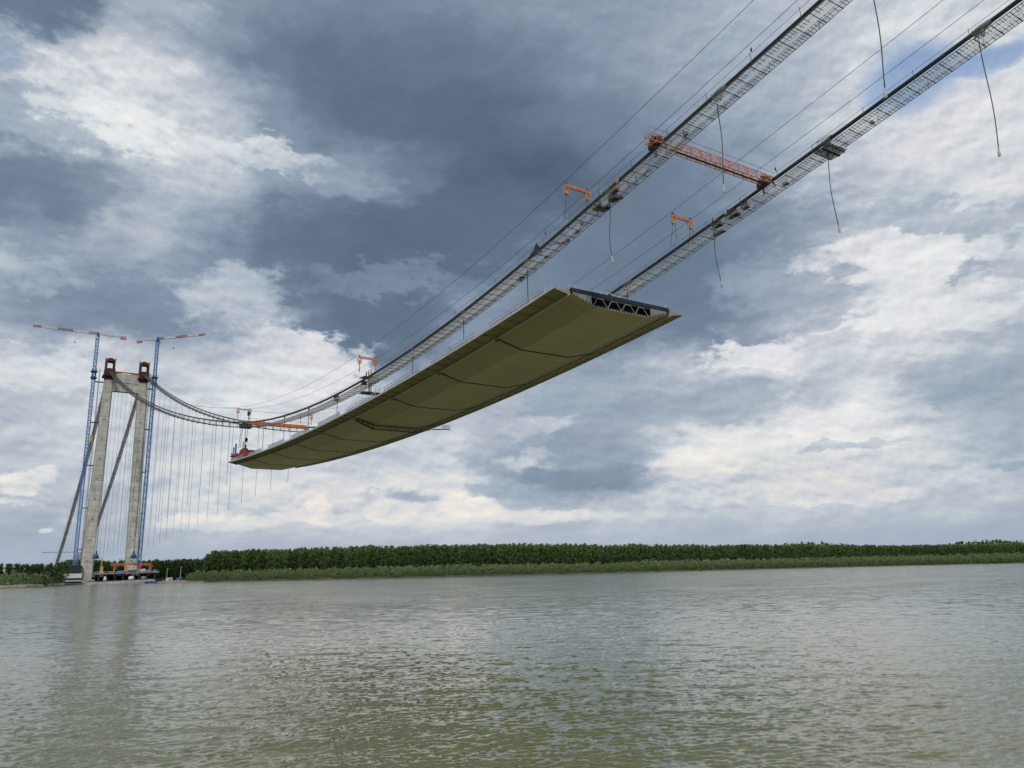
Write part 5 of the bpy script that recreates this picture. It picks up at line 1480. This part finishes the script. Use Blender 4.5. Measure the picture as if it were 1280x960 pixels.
b_ = MB(); b_.beam((-1.8, -1.3, 0.35), (1.8, -1.3, 0.35), 0.7); b_.beam((-1.8, 1.3, 0.35), (1.8, 1.3, 0.35), 0.7); b_.build('track', M['steel_dark'], t)
for i, (y_, r_, lab) in enumerate(((-8.0, 1.4, 'white sack shaped hopper under the jetty, the left one'), (12.0, 2.2, 'pale round tank with a red band under the jetty middle'), (21.5, 2.0, 'beige round tank under the right end of the jetty'))):
    t = empty('storage_tank', (SX + 24, y_, 2.9), lab, 'tank')
    b_ = MB(); b_.tube([(0, 0, 0), (0, 0, 0.6), (0, 0, 2.0), (0, 0, 3.2 - 0.3 * i), (0, 0, 3.7 - 0.3 * i)], [r_, r_, r_ * (0.7 if i == 0 else 1.0), r_ * (0.35 if i == 0 else 0.95), 0.3], 12); b_.build('tank_body', M['white'] if i != 2 else M['band'], t, smooth=True)
    b_ = MB(); b_.tube([(0, 0, 0.5), (0, 0, 0.9)], r_ * 1.04, 12); b_.build('band', M['red'] if i == 1 else M['steel_dark'], t)
site_box((26, 46.0, 1.4), (3, 5.0, 2.8), 'white', 'site_hut', 'white site hut on the bank right of the tower', 'hut', 'white')
site_box((28, 54.0, 1.3), (3, 4.0, 2.6), 'blue', 'site_hut', 'small blue site hut on the bank, farthest right', 'hut', 'blue')
site_box((24, 38.5, 1.4), (3, 5.0, 2.0), 'blue_dark', 'site_hut', 'low dark blue hut on the bank next to the jetty', 'hut', 'blue_dark')
t = empty('workboat', (56, 26, 0), 'small blue grey workboat moored at the right corner of the cofferdam', 'boat')
b_ = MB(); b_.hexa([(-2, -4.5, -0.3), (2, -4.5, -0.3), (1.6, 5.0, -0.3), (-1.6, 5.0, -0.3), (-2.4, -5, 1.2), (2.4, -5, 1.2), (0.9, 6.4, 1.6), (-0.9, 6.4, 1.6)]); b_.build('hull', M['blue_dark'], t)
b_ = MB(); b_.box(-1.5, 1.5, -3, 1, 1.22, 3.4); b_.build('wheelhouse', M['blue'], t)
b_ = MB(); b_.box(1.5, 1.56, -2.4, 0.4, 2.2, 3.0); b_.build('window', M['white'], t)
for y_, hh in ((45.0, 12), (56.5, 13)):
    b_ = MB(); b_.tube([(20, y_, 1), (20, y_, 1 + hh)], [0.3, 0.18], 7); b_.beam((20, y_, hh), (20, y_ + 1.2, hh + 0.4), 0.15)
    tag(b_.build('lamp_pole', M['rail'], loc=(20, y_, 1)), 'pale lamp pole on the bank right of the tower, %s' % ('taller, farther right' if hh == 13 else 'the one nearer the tower'), 'pole')
for i in range(4):
    b_ = MB(); rx = random.uniform(5, 9); p = (75 + i * 42, -50 - i * 9, 1.2)
    b_.blob(p, rx, rx * 0.9, random.uniform(1.5, 2.6), 14, 6, 0.1)
    tag(b_.build('sand_heap', M['sand'], smooth=True, loc=p), 'sandy earth heap on the left bank beside the tower', 'sand heap', 'sand heaps on the left bank')
# far small crane behind the tower
t = empty('tower_crane', (-160, -10, 2), 'small distant tower crane low behind the left tower leg', 'tower crane')
b_ = MB(); b_.lattice((0, 0, 0), (0, 0, 30), 2, 2, 10, 0.4, 0.25, up=(0, 1, 0)); b_.build('mast', M['band'], t)
b_ = MB(); b_.lattice((0, -34, 30.5), (0, 8, 30.5), 0.8, 0.8, 14, 0.2, 0.12); b_.build('jib', M['band'], t)
b_ = MB(); b_.box(-1, 1, 6, 9, 28.5, 30.3); b_.build('counterweight', M['concrete_site'], t)
# concrete abutment block behind left leg
t = empty('stair_tower', (-20, -24.5, 2), 'beige stair tower tucked behind the foot of the left leg', 'stair tower')
b_ = MB(); b_.lattice((0, 0, 0), (0, 0, 24), 3.2, 3.2, 8, 0.35, 0.25, up=(0, 1, 0)); b_.build('frame', M['band'], t)
b_ = MB()
for k in range(8): b_.beam((1.2, -1.4, k * 3), (1.2, 1.4, k * 3 + 3), 0.8, 0.2)
b_.build('stairs', M['rail'], t)

# ------------------------------------------------------------------ forest on the far bank
def crown_mesh(name, h, w, n, size, seed, base=0.18, mat='leaf'):
    g_ = np.random.default_rng(seed)
    # clumps spread through the crown, leaves scattered round each clump
    nc = max(14, n // 9)
    t = base + (1 - base) * g_.random(nc) ** 0.85
    prof_ = np.sin(np.clip((t - base) / (1 - base), 0, 1) ** 0.8 * math.pi * 0.93 + 0.12) ** 0.75
    a = g_.random(nc) * TAU; rr = np.sqrt(g_.random(nc)) * 0.85
    C = np.stack([np.cos(a) * rr * prof_ * w / 2, np.sin(a) * rr * prof_ * w / 2, t * h * 0.97], 1)
    idx = g_.integers(0, nc, n)
    P = C[idx] + g_.normal(size=(n, 3)) * np.array([w * 0.085, w * 0.085, w * 0.12])
    P[:, 2] = np.clip(P[:, 2], 0.8, h)
    u = g_.normal(size=(n, 3)); u /= np.linalg.norm(u, axis=1)[:, None]
    v = np.cross(u, g_.normal(size=(n, 3))); v /= np.linalg.norm(v, axis=1)[:, None]
    s = size * (0.6 + 0.8 * g_.random(n))[:, None]
    Q = np.stack([P - u * s * 0.7, P - v * s * 0.45, P + u * s * 0.7, P + v * s * 0.45], 1).reshape(-1, 3)
    return Q


def quads_to_mesh(name, Q, mat):
    me = bpy.data.meshes.new(name); n = len(Q) // 4
    me.vertices.add(len(Q)); me.vertices.foreach_set('co', Q.astype(np.float32).ravel())
    me.loops.add(n * 4); me.loops.foreach_set('vertex_index', np.arange(n * 4, dtype=np.int32))
    me.polygons.add(n); me.polygons.foreach_set('loop_start', (np.arange(n) * 4).astype(np.int32))
    me.materials.append(M[mat]); me.update(calc_edges=True); me.validate(); return me


def trunk_mesh(h, seed):
    rd = random.Random(seed); b_ = MB()
    pts = [(rd.uniform(-.15, .15) * k, rd.uniform(-.15, .15) * k, h * 0.8 * k / 5) for k in range(6)]
    b_.tube(pts, [0.34, 0.28, 0.23, 0.17, 0.12, 0.05], 6)
    for k in range(7):
        z = h * rd.uniform(0.2, 0.65); a = rd.uniform(0, TAU); L_ = rd.uniform(1.5, 2.8)
        b_.tube([(0, 0, z), (math.cos(a) * L_ * .5, math.sin(a) * L_ * .5, z + L_ * 0.8), (math.cos(a) * L_, math.sin(a) * L_, z + L_ * 1.9)], [0.11, 0.07, 0.03], 5)
    me = bpy.data.meshes.new('trunk'); me.from_pydata(b_.v, [], b_.f); me.materials.append(M['bark']); me.update(); return me


VAR = []
for i in range(7):
    h = 29.0
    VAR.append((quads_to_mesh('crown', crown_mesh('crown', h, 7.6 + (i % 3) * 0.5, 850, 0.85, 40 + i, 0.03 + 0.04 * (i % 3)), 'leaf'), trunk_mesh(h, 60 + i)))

# distance of the front row of trees seen from the viewpoint's bearing
FRONT = [(-30, 600), (-10, 600), (0.2, 640), (3.9, 640), (4.6, 820), (8, 900), (11.2, 905), (12.4, 905), (12.6, 845), (20, 862), (27, 872), (33, 885), (38, 960), (44, 1080), (52, 1260), (59, 1500), (66, 1680), (75, 1900), (90, 2200)]
HGT = [(-30, 13.5), (3.9, 13.5), (4.6, 20), (12.4, 21), (12.9, 27), (20, 30), (30, 31), (52, 31.5), (59, 30.5), (66, 31), (90, 31)]


def place_tree(x, y, h, k, label, group):
    t = empty('poplar_tree', (x, y, 1.6), label, 'tree', group)
    s_ = h / 29.0
    for me_, nm_ in ((VAR[k][0], 'crown'), (VAR[k][1], 'trunk')):
        o = bpy.data.objects.new(nm_, me_); o.parent = t; col.objects.link(o)
    sx = max(s_, 1.05)
    t.scale = (sx * random.uniform(0.92, 1.12), sx * random.uniform(0.92, 1.12), s_)
    t.rotation_euler = (0, 0, random.uniform(0, TAU))


front = []; a = -6.0
while a < 74:
    d = interp(FRONT, a) + random.uniform(-3, 3); h = interp(HGT, a) * random.uniform(0.965, 1.025) * (1 + 0.012 * math.sin(a * 1.7) + 0.008 * math.sin(a * 4.1 + 1))
    front.append((d, a, h)); a += math.degrees(4.9 * random.uniform(0.85, 1.15) / d)
vis = [f for f in front if -0.8 < f[1] < 68]
near_set = sorted(vis)[:295]; cut = near_set[-1][0]; near_ids = set(id(f) for f in near_set)
for f in near_set:
    d, a, h = f; p = polar(a, d)
    if a < 4: lab, gr = 'low dense poplar at the left edge, left of the bridge tower', 'low trees left of the tower'
    elif a < 12.5: lab, gr = 'mid height poplar in the dark row behind the tower foot', 'trees behind the tower foot'
    else: lab, gr = 'tall straight poplar in the front row of the plantation', 'front row of the poplar plantation'
    place_tree(p.x, p.y, h, random.randrange(7), lab, gr)
# everything behind and farther: one mass
parts = []
base_crowns = [crown_mesh('c', 29.0, 8.6, 300, 1.8, 90 + i, 0.0) for i in range(6)]
far_fine = [crown_mesh('c', 29.0, 8.2, 300, 1.6, 190 + i, 0.03) for i in range(4)]


def put(Q, p, s_, rot):
    c, s__ = math.cos(rot), math.sin(rot); o = Q * s_
    o = np.stack([o[:, 0] * c - o[:, 1] * s__ + p.x, o[:, 0] * s__ + o[:, 1] * c + p.y, o[:, 2] + 1.6], 1); parts.append(o)


for f in front:
    if id(f) in near_ids: continue
    d, a, h = f; put(random.choice(far_fine), polar(a, d), h / 29, random.uniform(0, 6))
for row in range(1, 7):
    a = -6.0
    while a < 76:
        d = interp(FRONT, a) + row * 6.5 + random.uniform(-2, 2) + (row > 4) * row * 6
        h = interp(HGT, a) * random.uniform(0.97, 1.035) * (1 + 0.012 * math.sin(a * 1.7) + 0.008 * math.sin(a * 4.1 + 1))
        put(random.choice(base_crowns), polar(a, d), h / 29, random.uniform(0, 6))
        a += math.degrees(6.0 * random.uniform(0.85, 1.15) / d)
# hazier farther ridge of forest to the right
a = 48.0
while a < 80:
    d = interp(FRONT, a) + 480 + random.uniform(-10, 10); h = 41 + 7 * math.sin(a * 0.62) + random.uniform(-1.5, 1.5)
    put(random.choice(base_crowns), polar(a, d), h / 29, random.uniform(0, 6)); a += math.degrees(6.5 / d)
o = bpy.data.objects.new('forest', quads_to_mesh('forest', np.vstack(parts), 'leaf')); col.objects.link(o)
tag(o, 'dense poplar forest behind and beyond the front row', 'forest', kind='stuff')

# willow thicket along the water
parts = []
bush = []
for i in range(8):
    g_ = np.random.default_rng(300 + i); n = 110
    h, w = 8.2, 6.0
    t = g_.random(n) ** 0.8; a_ = g_.random(n) * TAU; rr = np.sqrt(g_.random(n)) * np.sqrt(np.clip(1 - (t * 0.97) ** 2.4, 0, 1))
    P = np.stack([np.cos(a_) * rr * w / 2, np.sin(a_) * rr * w / 2, 0.3 + t * h], 1)
    u = g_.normal(size=(n, 3)) * np.array([0.5, 0.5, 1.3]); u /= np.linalg.norm(u, axis=1)[:, None]
    v = np.cross(u, g_.normal(size=(n, 3))); v /= np.linalg.norm(v, axis=1)[:, None]
    s = (0.9 * (0.6 + 0.8 * g_.random(n)))[:, None]
    bush.append(np.stack([P - u * s, P - v * s * 0.4, P + u * s, P + v * s * 0.4], 1).reshape(-1, 3))
WIL = [(-30, 0.85), (3.6, 0.85), (3.9, 0.3), (11.0, 0.25), (12.0, 0.95), (20, 1.0), (25, 1.12), (40, 1.1), (43, 1.35), (52, 1.4), (66, 1.7), (80, 1.8)]
for row in range(5):
    a = -6.0
    while a < 76:
        sh = interp(SHORE, a); fr = interp(FRONT, a); t = row / 4
        d = sh + 5 + (min(fr - sh - 8, 42) - 5) * t * 0.9 + random.uniform(-2, 2)
        if a <= 3.6: d = sh + 22 + (fr - sh - 26) * t
        if 3.6 < a < 11.4: d = fr - 10 + row * 3; 
        k = interp(WIL, a) * (0.75 + 0.3 * t) * random.uniform(0.8, 1.12)
        Q = random.choice(bush); p = polar(a, d); c, s__ = math.cos(a * 37), math.sin(a * 37)
        q = Q * k
        parts.append(np.stack([q[:, 0] * c - q[:, 1] * s__ + p.x, q[:, 0] * s__ + q[:, 1] * c + p.y, q[:, 2] + (0.4 if row == 0 else 1.2)], 1))
        a += math.degrees(3.6 * random.uniform(0.8, 1.2) / d)
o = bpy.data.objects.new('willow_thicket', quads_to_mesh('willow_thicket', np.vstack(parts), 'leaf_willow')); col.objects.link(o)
tag(o, 'lighter green willow thicket along the far waterline', 'thicket', kind='stuff')

# ------------------------------------------------------------------ navigation buoys
def at_water(px, py):
    d = fw + rt * ((px - 640) / F_PX) - upv * ((py - 480) / F_PX)
    return CAM + d * (-CAM.z / d.z)


def buoy(x, y, sc, mat, label):
    t = empty('buoy', (x, y, 0), label, 'buoy')
    b_ = MB(); b_.tube([(0, 0, -0.3), (0, 0, 0.0), (0, 0, 0.5 * sc), (0, 0, 0.6 * sc)], [0.7 * sc, 0.9 * sc, 0.9 * sc, 0.5 * sc], 12); b_.build('float', M[mat], t)
    b_ = MB(); b_.tube([(0, 0, 0.6 * sc), (0, 0, 1.6 * sc), (0, 0, 2.0 * sc)], [0.45 * sc, 0.2 * sc, 0.05], 8); b_.build('top_cone', M[mat], t)


p = Vector((CAM.x - math.cos(R(43)) * 640, CAM.y + math.sin(R(43)) * 640, 0)); buoy(p.x, p.y, 0.9, 'buoy', 'small green navigation buoy on the river, right of the middle')
for a_, d_, mt, lb in ((34.6, 760, 'steel_dark', 'tiny dark buoy close to the far bank, left of the green one'), (55.3, 1230, 'red_brown', 'tiny dark red buoy near the far bank on the right'), (63.0, 1350, 'steel_dark', 'tiny dark buoy near the right edge of the river')):
    buoy(CAM.x - math.cos(R(a_)) * d_, CAM.y + math.sin(R(a_)) * d_, 1.1, mt, lb)
